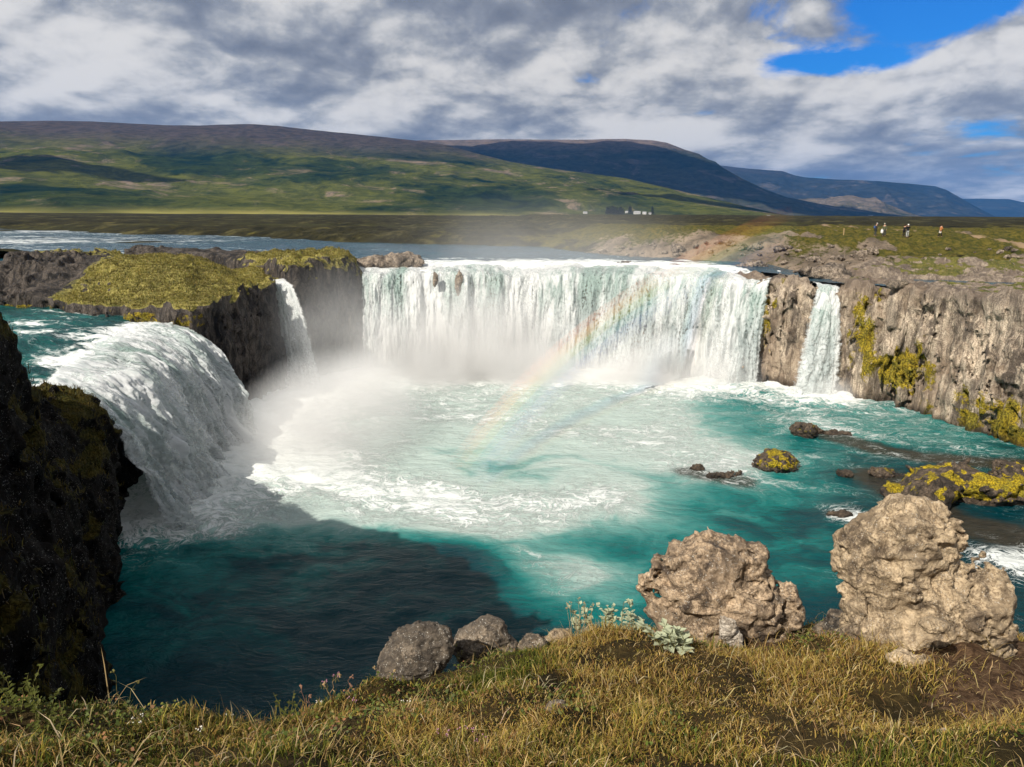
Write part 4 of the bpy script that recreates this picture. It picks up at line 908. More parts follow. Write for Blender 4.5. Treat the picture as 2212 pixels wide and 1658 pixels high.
boulder('boulder', 'craggy brown lava boulder with a knobbly top, behind the silvery plant', [(1520, 1235, 92, 82), (1512, 1180, 34, 40), (1592, 1215, 58, 52), (1480, 1335, 70, 66), (1600, 1300, 100, 88), (1690, 1325, 58, 62), (1560, 1375, 135, 48), (1445, 1242, 36, 46), (1615, 1205, 44, 42), (1470, 1205, 40, 40), (1700, 1290, 34, 36)], 4.85, M_bould_b, h=.0125, thick=.8, n1=.05, n2=.032, crack=.03, seed=3)
boulder('boulder', 'tallest pale tan lava boulder, with a rounded crown and a dirt apron', [(1952, 1150, 84, 72), (1962, 1118, 44, 42), (1930, 1232, 104, 104), (2006, 1200, 80, 104), (2050, 1255, 70, 110), (2045, 1175, 42, 52), (2072, 1300, 70, 110), (2040, 1330, 110, 120), (1908, 1370, 96, 104), (2010, 1325, 112, 124), (2080, 1365, 78, 100), (1888, 1310, 66, 84), (2040, 1430, 125, 62), (1856, 1380, 40, 76)], 4.35, M_bould, h=.0125, thick=.8, n1=.045, n2=.030, crack=.045, seed=8)
boulder('boulder', 'rounded dark boulder covered with pale lichen specks at the turf edge', [(905, 1412, 66, 62), (868, 1440, 56, 56), (940, 1400, 34, 52), (920, 1380, 44, 34)], 4.35, M_bould_d, n1=.03, n2=.028, seed=4)
boulder('boulder', 'smooth dark round boulder on the turf edge beside the lichen-specked one', [(1042, 1388, 52, 50), (1060, 1368, 40, 34), (1088, 1396, 30, 26), (1010, 1400, 30, 40)], 4.85, M_bould_d, n1=.03, n2=.028, seed=6)
boulder('stone', 'small brown stone right beside the smooth round boulder', [(1152, 1392, 32, 20)], 4.8, M_bould_d, n1=.05, n2=.03, seed=9, cat='stone')
boulder('stone', 'small tan stone half hidden by the silvery plant', [(1212, 1376, 26, 18), (1190, 1384, 16, 14)], 5.05, M_bould, n1=.05, n2=.03, seed=10, cat='stone')
boulder('stone', 'pale grey stone leaning on the foot of the knobbly boulder', [(1572, 1360, 20, 30), (1588, 1386, 18, 26)], 4.45, M_stone, n1=.05, n2=.03, seed=12, cat='stone')
boulder('stone', 'long flat tan stone lying below the tallest boulder', [(1950, 1428, 32, 16), (1990, 1440, 34, 18), (2020, 1455, 20, 14)], 3.78, M_bould, n1=.05, n2=.03, seed=13, cat='stone')
boulder('stone', 'oval smooth tan stone resting against the tallest boulder', [(2020, 1352, 32, 18)], 3.72, M_bould, n1=.03, n2=.02, seed=14, cat='stone')
boulder('stone', 'dark brown rubble stone in the gap between the two big boulders', [(1805, 1350, 28, 30), (1782, 1362, 24, 20)], 4.75, M_bould_d, n1=.06, n2=.04, seed=15, cat='stone')
boulder('stone', 'flat ochre stone on the dark dirt patch', [(2110, 1462, 42, 16)], 3.8, M_bould, n1=.05, n2=.03, seed=16, cat='stone')
boulder('stone', 'small pale stone sunk in the turf below the dirt patch', [(2035, 1598, 22, 24)], 2.85, M_stone, n1=.05, n2=.03, seed=17, cat='stone')
boulder('stone', 'tiny grey lichened stone in the middle of the turf', [(1205, 1540, 30, 26)], 3.2, M_bould_d, n1=.06, n2=.03, seed=18, cat='stone')
# rocks in the water
def ymoss(lo, hi, f=1.2, s=1):
    return lambda V: lo + (hi - lo) * sst(fbm(V[:, 0] * f, V[:, 1] * f, V[:, 2] * f, 3, .5, s), -.35, .4) * sst(V[:, 2], .15, .6)
def wrock(label, ells, moss, seed, name='river_rock', mat=None, n1=.06, n2=.045, z=0.0, h=None):
    u, v, ru, rv = ells[0][:4]; yy = PZ(u, v + rv * .4, z)[1]
    boulder(name, label, ells, yy, mat or M_rivrock, n1=n1, n2=n2, seed=seed, cat='rock', moss=moss, h=h, thick=1.2)
wrock('low brown rock ridge rising from the pool, furthest from the mossy shelf', [(1748, 932, 42, 14), (1722, 934, 30, 9), (1788, 943, 26, 8)], ymoss(.0, .5, s=2), 21)
wrock('rounded rock capped with bright yellow moss, alone in the pool', [(1682, 1002, 44, 24), (1668, 996, 30, 20)], ymoss(.2, .95, 1.8, s=3), 22)
wrock('small dark rock awash in foam near the middle of the pool', [(1508, 1012, 14, 8)], 0.0, 23)
wrock('flat dark slab barely breaking the water behind the knobbly boulder', [(1556, 1026, 36, 7), (1540, 1028, 20, 6)], 0.0, 24)
wrock('small brown mossy rock between the yellow capped rock and the shelf', [(1826, 1024, 16, 9)], ymoss(.1, .6, s=4), 25)
wrock('small rock with a yellow tip at the point of the mossy shelf', [(1902, 1022, 22, 11), (1925, 1030, 24, 8)], ymoss(.3, .8, s=5), 26)
wrock('broad low rock shelf thick with yellow moss by the cliff water', [(2010, 1062, 70, 34), (2080, 1050, 95, 38), (2150, 1085, 100, 44), (2120, 1120, 110, 34), (2200, 1130, 70, 36), (1975, 1075, 50, 30)], ymoss(.12, 1.05, 1.5, s=6), 27, h=.12, n2=.03)
wrock('mossy rock hump beyond the broad yellow shelf', [(2190, 1030, 42, 28), (2230, 1040, 50, 34)], ymoss(.0, .9, 1.4, s=7), 28)
wrock('dark wet rock with white water breaking over it', [(1818, 1112, 26, 6)], 0.0, 29)
boulder('river_rock', 'big grey lumpy rock standing in the river above the main fall', [(840, 568, 34, 18), (868, 566, 34, 19), (880, 572, 22, 12), (795, 570, 44, 15), (765, 572, 26, 12), (850, 552, 14, 8)], 99.0, M_bankrock, n1=.04, n2=.03, seed=31, cat='rock', moss=0.0, thick=1.0)
boulder('river_rock', 'dark rounded rock splitting the main fall, the smaller one', [(940, 604, 6, 15)], 92.9, M_bankrock, n1=.05, n2=.03, seed=32, cat='rock', moss=0.0, thick=1.2)
boulder('river_rock', 'dark rounded rock splitting the main fall, the taller one', [(991, 612, 8, 26)], 93.2, M_bankrock, n1=.05, n2=.03, seed=33, cat='rock', moss=0.0, thick=1.2)
boulder('river_rock', 'low grey rock in the calm blue river by the right bank', [(1626, 574, 26, 8), (1612, 578, 14, 6)], 98, M_bankrock, n1=.05, n2=.04, seed=34, cat='rock', moss=0.0)
boulder('river_rock', 'small brown rock among white ripples above the main fall', [(1350, 568, 14, 4)], 104, M_rivrock, n1=.05, n2=.04, seed=35, cat='rock', moss=0.0)
boulder('river_rock', 'speckled dark rock standing in the side pond behind the cliff rim', [(1938, 617, 20, 9), (1952, 614, 12, 8)], 74.5, M_bould_d, n1=.05, n2=.04, seed=36, cat='rock')
boulder('river_rock', 'brown crag between the river and the narrow right fall', [(1780, 590, 34, 10), (1812, 600, 24, 12), (1742, 586, 30, 8), (1845, 604, 18, 9)], 87, M_bankrock, n1=.05, n2=.04, seed=37, cat='rock', moss=.25)
# boulders on the far right bank, copies of a few shapes
bank_src = [boulder('bank_boulder', None, [(1106 + 20 * i, 829, 30, 20 + 3 * i), (1116 + 20 * i, 835, 22, 14)], 40.0, M_bankrock, h=.045, n1=.12, n2=.09, seed=40 + i, moss=0.0) for i in range(4)]
used = set(); rr = np.random.default_rng(4); cnt = 0
bpy.context.view_layer.update()
spots = [(1272 + rr.random() * 380, 524 + rr.random() * 30) for _ in range(42)] + [(1680 + rr.random() * 240, 528 + rr.random() * 55) for _ in range(40)] + [(1950 + rr.random() * 250, 535 + rr.random() * 45) for _ in range(26)]
for i, (u, v) in enumerate(spots):
    ok, loc, nrm, fi, ob, mw = sc.ray_cast(bpy.context.evaluated_depsgraph_get() if i == 0 else DEP, Vector(EYE), Vector(ray(u, v)).normalized()) if i else (False, None, None, None, None, None)
    if i == 0: DEP = bpy.context.evaluated_depsgraph_get(); continue
    if not ok or not ob.name.startswith('ground'): continue
    j = cnt % 4
    o = bank_src[j] if j not in used else bank_src[j].copy()
    if j in used: COL.objects.link(o)
    used.add(j); cnt += 1
    s_ = rr.uniform(.22, .6) if rr.random() < .85 else rr.uniform(.6, 1.0)
    o.scale = (s_ * rr.uniform(.8, 1.3), s_, s_ * rr.uniform(.6, 1.0)); o.rotation_euler = (0, 0, rr.random() * 6.28); o.location = (loc.x, loc.y, loc.z - .35 * s_)
    tag(o, 'weathered tan lava rock on the outcrop along the calm far river' if i < 42 else ('tan lava rock on the slope between the river and the walkers' if i < 82 else 'tan lava rock on the green slope above the side pond'), 'boulder', 'rocks on the outcrop by the river' if i < 42 else ('rocks below the walkers' if i < 82 else 'rocks above the side pond'))

# ------------------------------------------------------------------ grass
def blades(base, L, wd, lean, az, col, droop=.35):
    n = len(base); up = np.array([0, 0, 1.0]); d = np.stack([np.cos(az), np.sin(az), 0 * az], 1); side = np.stack([-np.sin(az), np.cos(az), 0 * az], 1)
    tw = rng.random(n) * 6.28; side = side * np.cos(tw)[:, None] + d * np.sin(tw)[:, None]
    a1 = lean * .5; a2 = lean + droop * rng.random(n)
    m = base + (up * np.cos(a1)[:, None] + d * np.sin(a1)[:, None]) * (L * .55)[:, None]
    t = m + (up * np.cos(a2)[:, None] + d * np.sin(a2)[:, None]) * (L * .5)[:, None]
    hw = (wd * .5)[:, None]
    V = np.stack([base - side * hw, base + side * hw, m - side * hw * .8, m + side * hw * .8, t], 1).reshape(-1, 3)
    i = np.arange(n)[:, None] * 5; F = np.concatenate([i + np.array([0, 1, 3]), i + np.array([0, 3, 2]), i + np.array([2, 3, 4])])
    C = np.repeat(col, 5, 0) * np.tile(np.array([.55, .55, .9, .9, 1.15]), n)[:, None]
    return V, F, C
def cpick(n, pal, w):
    c = np.array(pal)[rng.choice(len(pal), n, p=np.array(w) / sum(w))]; return c * rng.uniform(.7, 1.3, (n, 1)) * rng.uniform(.92, 1.08, (n, 3))
def fore_grass():
    n = 300000
    Yp = 1.75 + (5.6 - 1.75) * rng.random(n) ** .9; Xp = (rng.random(n) * 2 - 1) * (Yp * .78 + .35)
    e = edge_y(Xp) + .05; ok = Yp < e; Xp, Yp = Xp[ok], Yp[ok]
    bare = dirt_at(Xp, Yp) * .85; hole = fbm(Xp * 3, Yp * 3, 0 * Xp, 3, .5, 21); ok = (bare + rng.normal(size=len(Xp)) * .18 < .42) & (rng.random(len(Xp)) < .52 + .95 * (hole + .3))
    Xp, Yp = Xp[ok], Yp[ok]; n = len(Xp); Zp = fore_z(Xp, Yp)
    g = fbm(Xp * 1.1, Yp * 1.1, 0 * Xp, 3, .5, 31) + .55 * (1 - sst(Xp, -1.4, .2)) + .35 * np.exp(-((Xp + .15) ** 2 + (Yp - 3.6) ** 2) / .12) - .25 * sst(Xp, .3, 1.6) + .25 * sst(-Yp, -2.6, -1.9)
    mixg = np.clip(.42 + .75 * g, .04, .95); pick = rng.random(n) < mixg
    green = cpick(n, [(.085, .105, .012), (.15, .16, .02), (.05, .07, .012), (.20, .19, .03)], [4, 4, 3, 2]); straw = cpick(n, [(.46, .32, .09), (.34, .21, .055), (.15, .075, .025), (.58, .44, .19), (.33, .25, .04)], [4, 4, 4, 2, 4])
    col = np.where(pick[:, None], green, straw)
    tuft = np.clip(.8 + .75 * fbm(Xp * 3.2, Yp * 3.2, 0 * Xp, 2, .5, 41), .35, 1.9)
    L = rng.gamma(5, 1 / 5, n) * .042 * tuft * np.where(pick, .95, 1.05); lean = np.where(pick, rng.random(n) * 1.0, .25 + rng.random(n) * 1.35)
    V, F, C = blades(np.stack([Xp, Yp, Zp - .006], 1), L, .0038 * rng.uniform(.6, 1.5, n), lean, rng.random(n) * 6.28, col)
    stuff(mk_mesh('grass', V, F, M_blade, smooth=False, attrs={'col': C}), 'short dry golden and green turf grass on the near bank', 'grass')
    q = 11000; Xs = (rng.random(q) * 2 - 1) * 3.9; Ys = 1.8 + 3.6 * rng.random(q); ok = (Ys < edge_y(Xs) - .02) & (np.abs(Xs) < Ys * .8 + .3) & (fbm(Xs * 1.5, Ys * 1.5, 0 * Xs, 2, .5, 61) > -.15); Xs, Ys = Xs[ok], Ys[ok]; q = len(Xs)
    V, F, C = blades(np.stack([Xs, Ys, fore_z(Xs, Ys) + .012 + .02 * rng.random(q)], 1), rng.gamma(4, 1 / 4, q) * .07, .0036 * rng.uniform(.6, 1.5, q), 1.25 + .35 * rng.random(q), rng.random(q) * 6.28, cpick(q, [(.46, .34, .15), (.34, .23, .09), (.22, .13, .05), (.52, .42, .26)], [4, 4, 3, 2]), .1)
    stuff(mk_mesh('straw', V, F, M_blade, smooth=False, attrs={'col': C}), 'pale dead straw lying matted in the near turf', 'straw')
    # moss cushions and tiny round leaves between the blades
    m = 26000; Xq = (rng.random(m) * 2 - 1) * 3.6; Yq = 1.8 + 3.6 * rng.random(m); gg = fbm(Xq * 1.3, Yq * 1.3, 0 * Xq, 3, .5, 51) + .5 * (1 - sst(Xq, -1.6, 0)); ok = (Yq < edge_y(Xq)) & (gg > .12 + .3 * rng.random(m)) & (dirt_at(Xq, Yq) < .3) & (np.abs(Xq) < Yq * .8 + .3)
    Xq, Yq = Xq[ok], Yq[ok]; m = len(Xq); c = np.stack([Xq, Yq, fore_z(Xq, Yq) + .012 + .035 * rng.random(m)], 1); s = .0035 + .005 * rng.random(m)
    nrm = np.stack([rng.normal(size=m) * .6 - .3, rng.normal(size=m) * .6 - .4, np.ones(m)], 1); nrm /= np.linalg.norm(nrm, axis=1, keepdims=True); t = np.cross(nrm, rng.normal(size=(m, 3))); t /= np.linalg.norm(t, axis=1, keepdims=True); b = np.cross(nrm, t)
    V = np.stack([c - t * s[:, None] * 1.5, c + b * s[:, None], c + t * s[:, None] * 1.5, c - b * s[:, None]], 1).reshape(-1, 3)
    col = cpick(m, [(.085, .105, .014), (.14, .14, .025), (.05, .07, .012), (.22, .11, .05)], [5, 3, 4, 2])
    stuff(mk_mesh('ground_cover', V, np.arange(4 * m).reshape(-1, 4), M_blade, smooth=False, attrs={'col': np.repeat(col, 4, 0)}), 'tiny round green leaves creeping among the near turf', 'ground cover')
fore_grass()
def scatter_tufts(V, N, mask, n, L, wd, pal, w, label, lean=.7):
    idx = np.flatnonzero(mask); idx = idx[rng.integers(0, len(idx), n)]; p = V[idx] + rng.normal(size=(n, 3)) * np.array([.08, .08, 0]) - N[idx] * .02
    l = L * rng.gamma(6, 1 / 6, n); Vb, F, C = blades(p, l, wd * rng.uniform(.6, 1.4, n), rng.random(n) * lean, rng.random(n) * 6.28, cpick(n, pal, w) * (.75 + .5 * sst(fbm(p[:, 0] * .5, p[:, 1] * .5, 0 * p[:, 0], 3), -.5, .5))[:, None])
    stuff(mk_mesh('grass', Vb, F, M_blade, smooth=False, attrs={'col': C}), label, 'grass')
scatter_tufts(ISLV, ISLN, (gat > .75) & (ISLN[:, 2] > .62), 95000, .15, .055, [(.25, .205, .05), (.33, .275, .10), (.13, .12, .022), (.19, .17, .035)], [4, 2, 3, 3], 'yellow green grass covering the top of the rocky island')
scatter_tufts(NEARV, NEARN, (NEARM > .45) & (NEARV[:, 2] > 3), 60000, .16, .03, [(.14, .105, .02), (.10, .08, .018), (.18, .125, .03), (.07, .075, .018)], [4, 4, 2, 3], 'brownish moss and grass tufts clinging to the dark near cliff', 1.3)

# ------------------------------------------------------------------ foreground plants
def plant(name, label, base, stems, leaf_col, stem_col, leaf=.022, seed=1, cat='plant', tip=None, droop=0.0, dens=14, lw=.6, sr=.0022):
    r = np.random.default_rng(seed); o = empty(name, tuple(base)); sv, sf, lv, tv = [], [], [], []; c0 = 0
    for (dx, dy, hgt, lx_, ly_) in stems:
        t = np.linspace(0, 1, 7); path_ = np.stack([dx + lx_ * t ** 1.6 + .008 * r.normal(size=7) * t, dy + ly_ * t ** 1.6 + .008 * r.normal(size=7) * t, hgt * t - droop * t ** 2], 1)
        th = np.linspace(0, 6.283, 5, endpoint=False)
        for i in range(7):
            rad = sr * (1.1 - .7 * t[i]); sv.append(path_[i] + np.stack([rad * np.cos(th), rad * np.sin(th), 0 * th], 1))
        for i in range(6):
            for j in range(5): sf.append((c0 + i * 5 + j, c0 + i * 5 + (j + 1) % 5, c0 + (i + 1) * 5 + (j + 1) % 5, c0 + (i + 1) * 5 + j))
        c0 += 35
        for q in range(dens):
            tt = .15 + .85 * r.random(); p = np.array([np.interp(tt, t, path_[:, i]) for i in range(3)]); a = r.random() * 6.283; L_ = leaf * r.uniform(.6, 1.25) * (1.15 - .4 * tt)
            d = np.array([math.cos(a), math.sin(a), r.uniform(-.1, .9)]); d /= np.linalg.norm(d); s_ = np.cross(d, [0, 0, 1.0]); s_ = s_ / (np.linalg.norm(s_) + 1e-6) * L_ * lw * .5; u_ = np.cross(s_, d); u_ = u_ / (np.linalg.norm(u_) + 1e-9) * L_ * .12
            lv.append(np.array([p, p + d * L_ * .5 + s_ + u_, p + d * L_, p + d * L_ * .5 - s_ + u_]))
        if tip is not None:
            for q in range(tip[1]): tv.append(path_[-1] + r.normal(size=3) * tip[2] - np.array([0, 0, abs(r.normal()) * tip[2] * 1.5]))
    sf0 = np.array(sf[:30])
    for q in range(len(stems)): mk_mesh('stem', np.concatenate(sv[q * 7:q * 7 + 7]), sf0, stem_col, parent=o)
    if lv:
        lv = np.concatenate(lv); mk_mesh('leaves', lv, np.arange(len(lv)).reshape(-1, 4), leaf_col, smooth=False, parent=o)['kind'] = 'stuff'
    if tv:
        a, f = sphere(4); tv = np.array(tv); s_ = tip[3]; Vv = (tv[:, None] + a[None] * s_).reshape(-1, 3); Ff = (np.arange(len(tv))[:, None, None] * len(a) + f[None]).reshape(-1, 4); mk_mesh('flower_head', Vv, Ff, tip[0], parent=o)['kind'] = 'stuff'
    tag(o, label, cat); return o
M_silver = plain_mat('silvery_leaf', (0.42, 0.45, 0.30), .6, .2); M_leaf = plain_mat('green_leaf', (0.085, 0.095, 0.015), .5, .3); M_stem = plain_mat('green_stem', (0.14, 0.13, 0.04)); M_dry = plain_mat('dry_stem', (0.34, 0.24, 0.12)); M_pink = plain_mat('pink_flower', (0.42, 0.20, 0.30)); M_seed = plain_mat('seed_head', (0.30, 0.17, 0.11)); M_whitefl = plain_mat('white_flower', (0.7, 0.66, 0.58))
def fbase(u, v):                                  # foot of a plant on the near bank under a photo point
    d = ray(u, v)
    for t in np.linspace(1.5, 9, 1500):
        p = EYE + d * t
        if p[2] <= fore_z(np.array([p[0]]), np.array([p[1]]))[0]: return p
    return EYE + d * 5.0
def px(y): return y / FPX * 1.05
def at_edge(u, y=None):
    d = ray(u, 1400); yy = 5.0
    for _ in range(8): yy = float(edge_y(np.array([d[0] / d[1] * yy]))[0]) - .28
    x = d[0] / d[1] * yy; return np.array([x, yy, float(fore_z(np.array([x]), np.array([yy]))[0]) - .01])
def rstems(n, w, h, lean, seed):
    r = np.random.default_rng(seed); return [(r.uniform(-w, w), r.uniform(-w, w) * .5, h * r.uniform(.6, 1.1), r.normal() * lean, r.normal() * lean) for _ in range(n)]
plant('leafy_plant', 'silvery green leafy plant left of the knobbly boulder', at_edge(1320), rstems(20, .26, .24, .05, 1), M_silver, M_stem, leaf=.055, seed=1, dens=13, lw=.75, sr=.003)
plant('leafy_plant', 'low silvery rosette right against the knobbly boulder', fbase(1450, 1405), rstems(10, .11, .14, .05, 2), M_silver, M_stem, leaf=.065, seed=2, dens=11, lw=.8, sr=.003)
plant('grass_stalks', 'clump of tall thin grass stalks growing by the silvery plant', at_edge(1250), rstems(9, .06, .30, .05, 3), M_dry, M_dry, leaf=.02, seed=3, dens=2, lw=.25, cat='grass', tip=(M_dry, 4, .004, .004))
plant('leafy_shrub', 'small green shrub at the left end of the turf edge', fbase(40, 1560), rstems(10, .10, .20, .05, 4), M_leaf, M_stem, leaf=.026, seed=4, dens=20, lw=.8)
plant('leafy_shrub', 'green leafy sprig rising over the dark water, standing alone', at_edge(590) + np.array([0, .05, -.02]), rstems(5, .05, .20, .05, 5), M_leaf, M_stem, leaf=.022, seed=5, dens=18, lw=.8)
plant('leafy_shrub', 'dense low green leaves on the left of the turf', fbase(130, 1600), rstems(9, .12, .13, .04, 6), M_leaf, M_stem, leaf=.024, seed=6, dens=18, lw=.8)
for i, (u, hh, lab, mt, lean) in enumerate([(985, .22, 'single tall stalk between the two dark boulders', M_stem, .01), (650, .24, 'tall reddish seed stalk at the bare turf edge', M_seed, .0), (745, .17, 'short dry stalk with a brown head left of the lichen-specked boulder', M_seed, .02),
                                            (705, .20, 'thin dry grass stalk bending over the dark water', M_dry, .05), (1135, .16, 'thin green stalk beside the small brown stone', M_stem, -.04), (250, .22, 'thin dark stalk over the shaded water on the left', M_stem, -.03), (400, .15, 'leaning grass stalk on the left part of the turf edge', M_dry, .07), (470, .13, 'short green stalk beside the leaning grass stalk', M_stem, .03), (820, .15, 'dry stalk right in front of the lichen-specked boulder', M_dry, -.03)]):
    plant('grass_stalk', lab, at_edge(u), [(0, 0, hh, lean, 0), (.015, .01, hh * .7, -lean + .02, .01)], mt, mt, leaf=.03, seed=20 + i, dens=3, lw=.2, cat='grass', tip=(mt, 6, .004, .0045), sr=.0018)
r = np.random.default_rng(77)
for i, (u, v) in enumerate([(725, 1475), (700, 1490), (760, 1530), (690, 1530), (500, 1560), (1000, 1600), (1040, 1622), (960, 1605), (430, 1600), (300, 1580), (880, 1540)]):
    b = fbase(u, v); pink = i in (0, 1, 2, 5, 6, 7)
    plant('flower', 'tiny pink thyme flower low in the turf' if pink else 'tiny white flower low in the turf', b, [(0, 0, .05 + .03 * r.random(), .01, 0), (.02, .01, .045, -.01, 0), (-.02, .01, .05, 0, 0)], M_leaf, M_stem, leaf=.012, seed=60 + i, dens=5, cat='flower', tip=(M_pink if pink else M_whitefl, 4, .004, .003))['group'] = 'pink flowers in the turf' if pink else 'white flowers in the turf'

# ------------------------------------------------------------------ people on the far bank
M_skin = plain_mat('skin', (0.45, 0.27, 0.19)); FAB = {}
def fab(c):
    if c not in FAB: FAB[c] = plain_mat('fabric', c, .9)
    return FAB[c]
def skin_mesh(name, verts, edges, rad, mat, parent, sub=1):
    me = bpy.data.meshes.new(name); me.from_pydata(verts, edges, []); o = bpy.data.objects.new(name, me); COL.objects.link(o)
    md = o.modifiers.new('skin', 'SKIN'); md.use_smooth_shade = True
    for i, r_ in enumerate(rad):
        sv_ = me.skin_vertices[0].data[i]; r_ = r_ if isinstance(r_, tuple) else (r_, r_); sv_.radius = r_; sv_.use_root = (i == 0)
    ss_ = o.modifiers.new('sub', 'SUBSURF'); ss_.levels = sub; ss_.render_levels = sub
    bpy.context.view_layer.update()
    ev = o.evaluated_get(bpy.context.evaluated_depsgraph_get()); m2 = bpy.data.meshes.new_from_object(ev); o.modifiers.clear(); o.data = m2; m2.name = name; m2.materials.clear(); m2.materials.append(mat); o.parent = parent
    return o
def person(loc, face, label, jacket, trousers, hat=None, hair=(0.05, 0.03, 0.02), bag=None, bagcol=None, arms='down', skirt=None, h=1.72, lean=0.0, stride=.10):
    o = empty('person', loc, face); s = h / 1.72
    sh = 1.40; hip = .90; L = lean
    J = [(0, 0, hip), (0, L * .5, 1.12), (0, L, sh), (0, L + .01, 1.49), (0, L + .03, 1.58), (0, L + .03, 1.66)]
    rad = [(.15, .11), (.14, .10), (.15, .09), .055, .085, .07]; E = [(0, 1), (1, 2), (2, 3), (3, 4), (4, 5)]
    def add(p, r_, q): J.append(p); rad.append(r_); E.append((q, len(J) - 1)); return len(J) - 1
    armj = []
    for sx in (-1, 1):
        kx = sx
        a = add((kx * .10, 0, .84), .085, 0); b = add((kx * .11, .02 + stride * sx * .4, .48), .06, a); c = add((kx * .11, stride * sx, .08), .042, b); add((kx * .12, stride * sx + .14, .035), .035, c)
        A = add((kx * .19, L, 1.39), .055, 2)
        if arms == 'camera': e_, w_ = (kx * .27, L + .12, 1.22), (kx * .08, L + .26, 1.50)
        elif arms == 'front': e_, w_ = (kx * .25, L + .03, 1.13), (kx * .10, L + .24, 1.10)
        else: e_, w_ = (kx * .25, L - .02, 1.13), (kx * .26, L + .08, .90)
        e1 = add(e_, .042, A); w1 = add(w_, .03, e1); armj.append((A, e1, w1))
        dv = np.array(w_) - np.array(e_); dv = dv / np.linalg.norm(dv); pc = tuple(np.array(w_) + dv * .06); pm = add(pc, .03, w1); sd_ = np.cross(dv, [1.0, 0, 0]); sd_ = sd_ / (np.linalg.norm(sd_) + 1e-6)
        for q, ln in zip((-1.5, -.5, .5, 1.5), (.06, .075, .07, .055)): add(tuple(np.array(pc) + sd_ * q * .016 + dv * ln + np.array([-kx * .012, 0, 0])), .008, pm)
        add(tuple(np.array(pc) - dv * .02 + sd_ * .05), .009, w1)
    body = skin_mesh('body', J, E, rad, M_skin, o)
    tv, te, tr = [J[0], J[1], J[2], (0, L + .01, 1.46)], [(0, 1), (1, 2), (2, 3)], [(.18, .14), (.175, .135), (.18, .12), (.08, .08)]
    tv.append((0, 0, .78)); te.append((0, 4)); tr.append((.19, .15))
    for A, e1, w1 in armj:
        n0 = len(tv); tv += [J[A], J[e1], tuple(np.array(J[w1]) * .97 + np.array(J[e1]) * .03)]; te += [(2, n0), (n0, n0 + 1), (n0 + 1, n0 + 2)]; tr += [.075, .062, .05]
    skin_mesh('jacket', tv, te, tr, fab(jacket), o)
    tv, te, tr = [(0, 0, .90)], [], [(.165, .125)]
    for sx in (-1, 1):
        n0 = len(tv); tv += [(sx * .10, 0, .82), (sx * .11, .02 + stride * sx * .4, .48), (sx * .11, stride * sx, .12)]; te += [(0, n0), (n0, n0 + 1), (n0 + 1, n0 + 2)]; tr += [.105, .078, .06]
    skin_mesh('trousers', tv, te, tr, fab(trousers), o)
    for sx in (-1, 1):
        skin_mesh('shoe', [(sx * .11, stride * sx - .05, .05), (sx * .115, stride * sx + .06, .05), (sx * .12, stride * sx + .17, .04)], [(0, 1), (1, 2)], [.055, .055, .042], fab((.03, .03, .03)), o)
    if hat: skin_mesh('hat', [(0, L + .03, 1.66), (0, L + .02, 1.73), (0, L + .16, 1.655)], [(0, 1), (0, 2)], [.105, .085, (.08, .02)], fab(hat), o)
    else: skin_mesh('hair', [(0, L + .0, 1.62), (0, L + .01, 1.71), (0, L - .05, 1.56)], [(0, 1), (0, 2)], [.098, .075, .07], fab(hair), o)
    if bag == 'backpack': skin_mesh('backpack', [(0, L - .20, 1.00), (0, L - .22, 1.20), (0, L - .19, 1.40)], [(0, 1), (1, 2)], [(.15, .11), (.16, .12), (.12, .08)], fab(bagcol), o)
    if skirt: skin_mesh('tied_coat', [(0, 0, .98), (0, -.01, .75), (0, -.02, .50)], [(0, 1), (1, 2)], [(.18, .15), (.22, .18), (.23, .20)], fab(skirt), o)
    if arms == 'camera': V, F = box_vf(-.06, .06, L + .30, L + .34, 1.50, 1.58); mk_mesh('phone', V, F, fab((.02, .02, .02)), smooth=False, parent=o)
    o.scale = (s, s, s); tag(o, label, 'person'); return o
DEP = bpy.context.evaluated_depsgraph_get()
def bank_hit(u, v):
    ok, loc, nrm, fi, ob, mw = sc.ray_cast(DEP, Vector(EYE), Vector(ray(u, v)).normalized()); return loc
PPL = [bank_hit(u, v) for u, v in [(1890, 511), (1909, 511.5), (1952, 511.5), (1959, 514), (2030, 513)]]
def pplace(i): l = PPL[i]; return (l.x, l.y, l.z - .01)
person(pplace(0), -1.9, 'person in white cap and dark jacket with a blue backpack, on the far path', (.03, .035, .05), (.045, .05, .045), hat=(.75, .74, .70), bag='backpack', bagcol=(.05, .10, .28), arms='front', h=1.8, lean=.05)
person(pplace(1), 2.4, 'person in olive green jacket with a pale cap next to the blue backpack', (.09, .095, .05), (.03, .035, .06), hat=(.35, .33, .25), h=1.78, lean=.04)
b1 = PPL[1]
person(pplace(2), -1.2, 'person all in black behind the one in grey trousers', (.015, .015, .018), (.015, .015, .018), arms='camera', h=1.66, lean=.06)
person(pplace(3), 2.9, 'person in black top, light grey trousers and white cap raising both arms', (.015, .015, .018), (.36, .37, .36), hat=(.75, .74, .70), arms='camera', h=1.82)
person(pplace(4), -1.5, 'person in orange jacket with a white coat tied round the waist', (.42, .17, .06), (.02, .02, .02), skirt=(.72, .68, .62), arms='front', h=1.76, stride=.2, lean=.05)
hb = empty('shoulder_bag', (b1.x - .34, b1.y - .05, b1.z + .45)); a, f = sphere(10)
mk_mesh('bag_body', np.sign(a) * np.abs(a) ** .6 * np.array([.17, .08, .26]) + np.array([0, 0, .24]), f, fab((.75, .74, .72)), parent=hb)
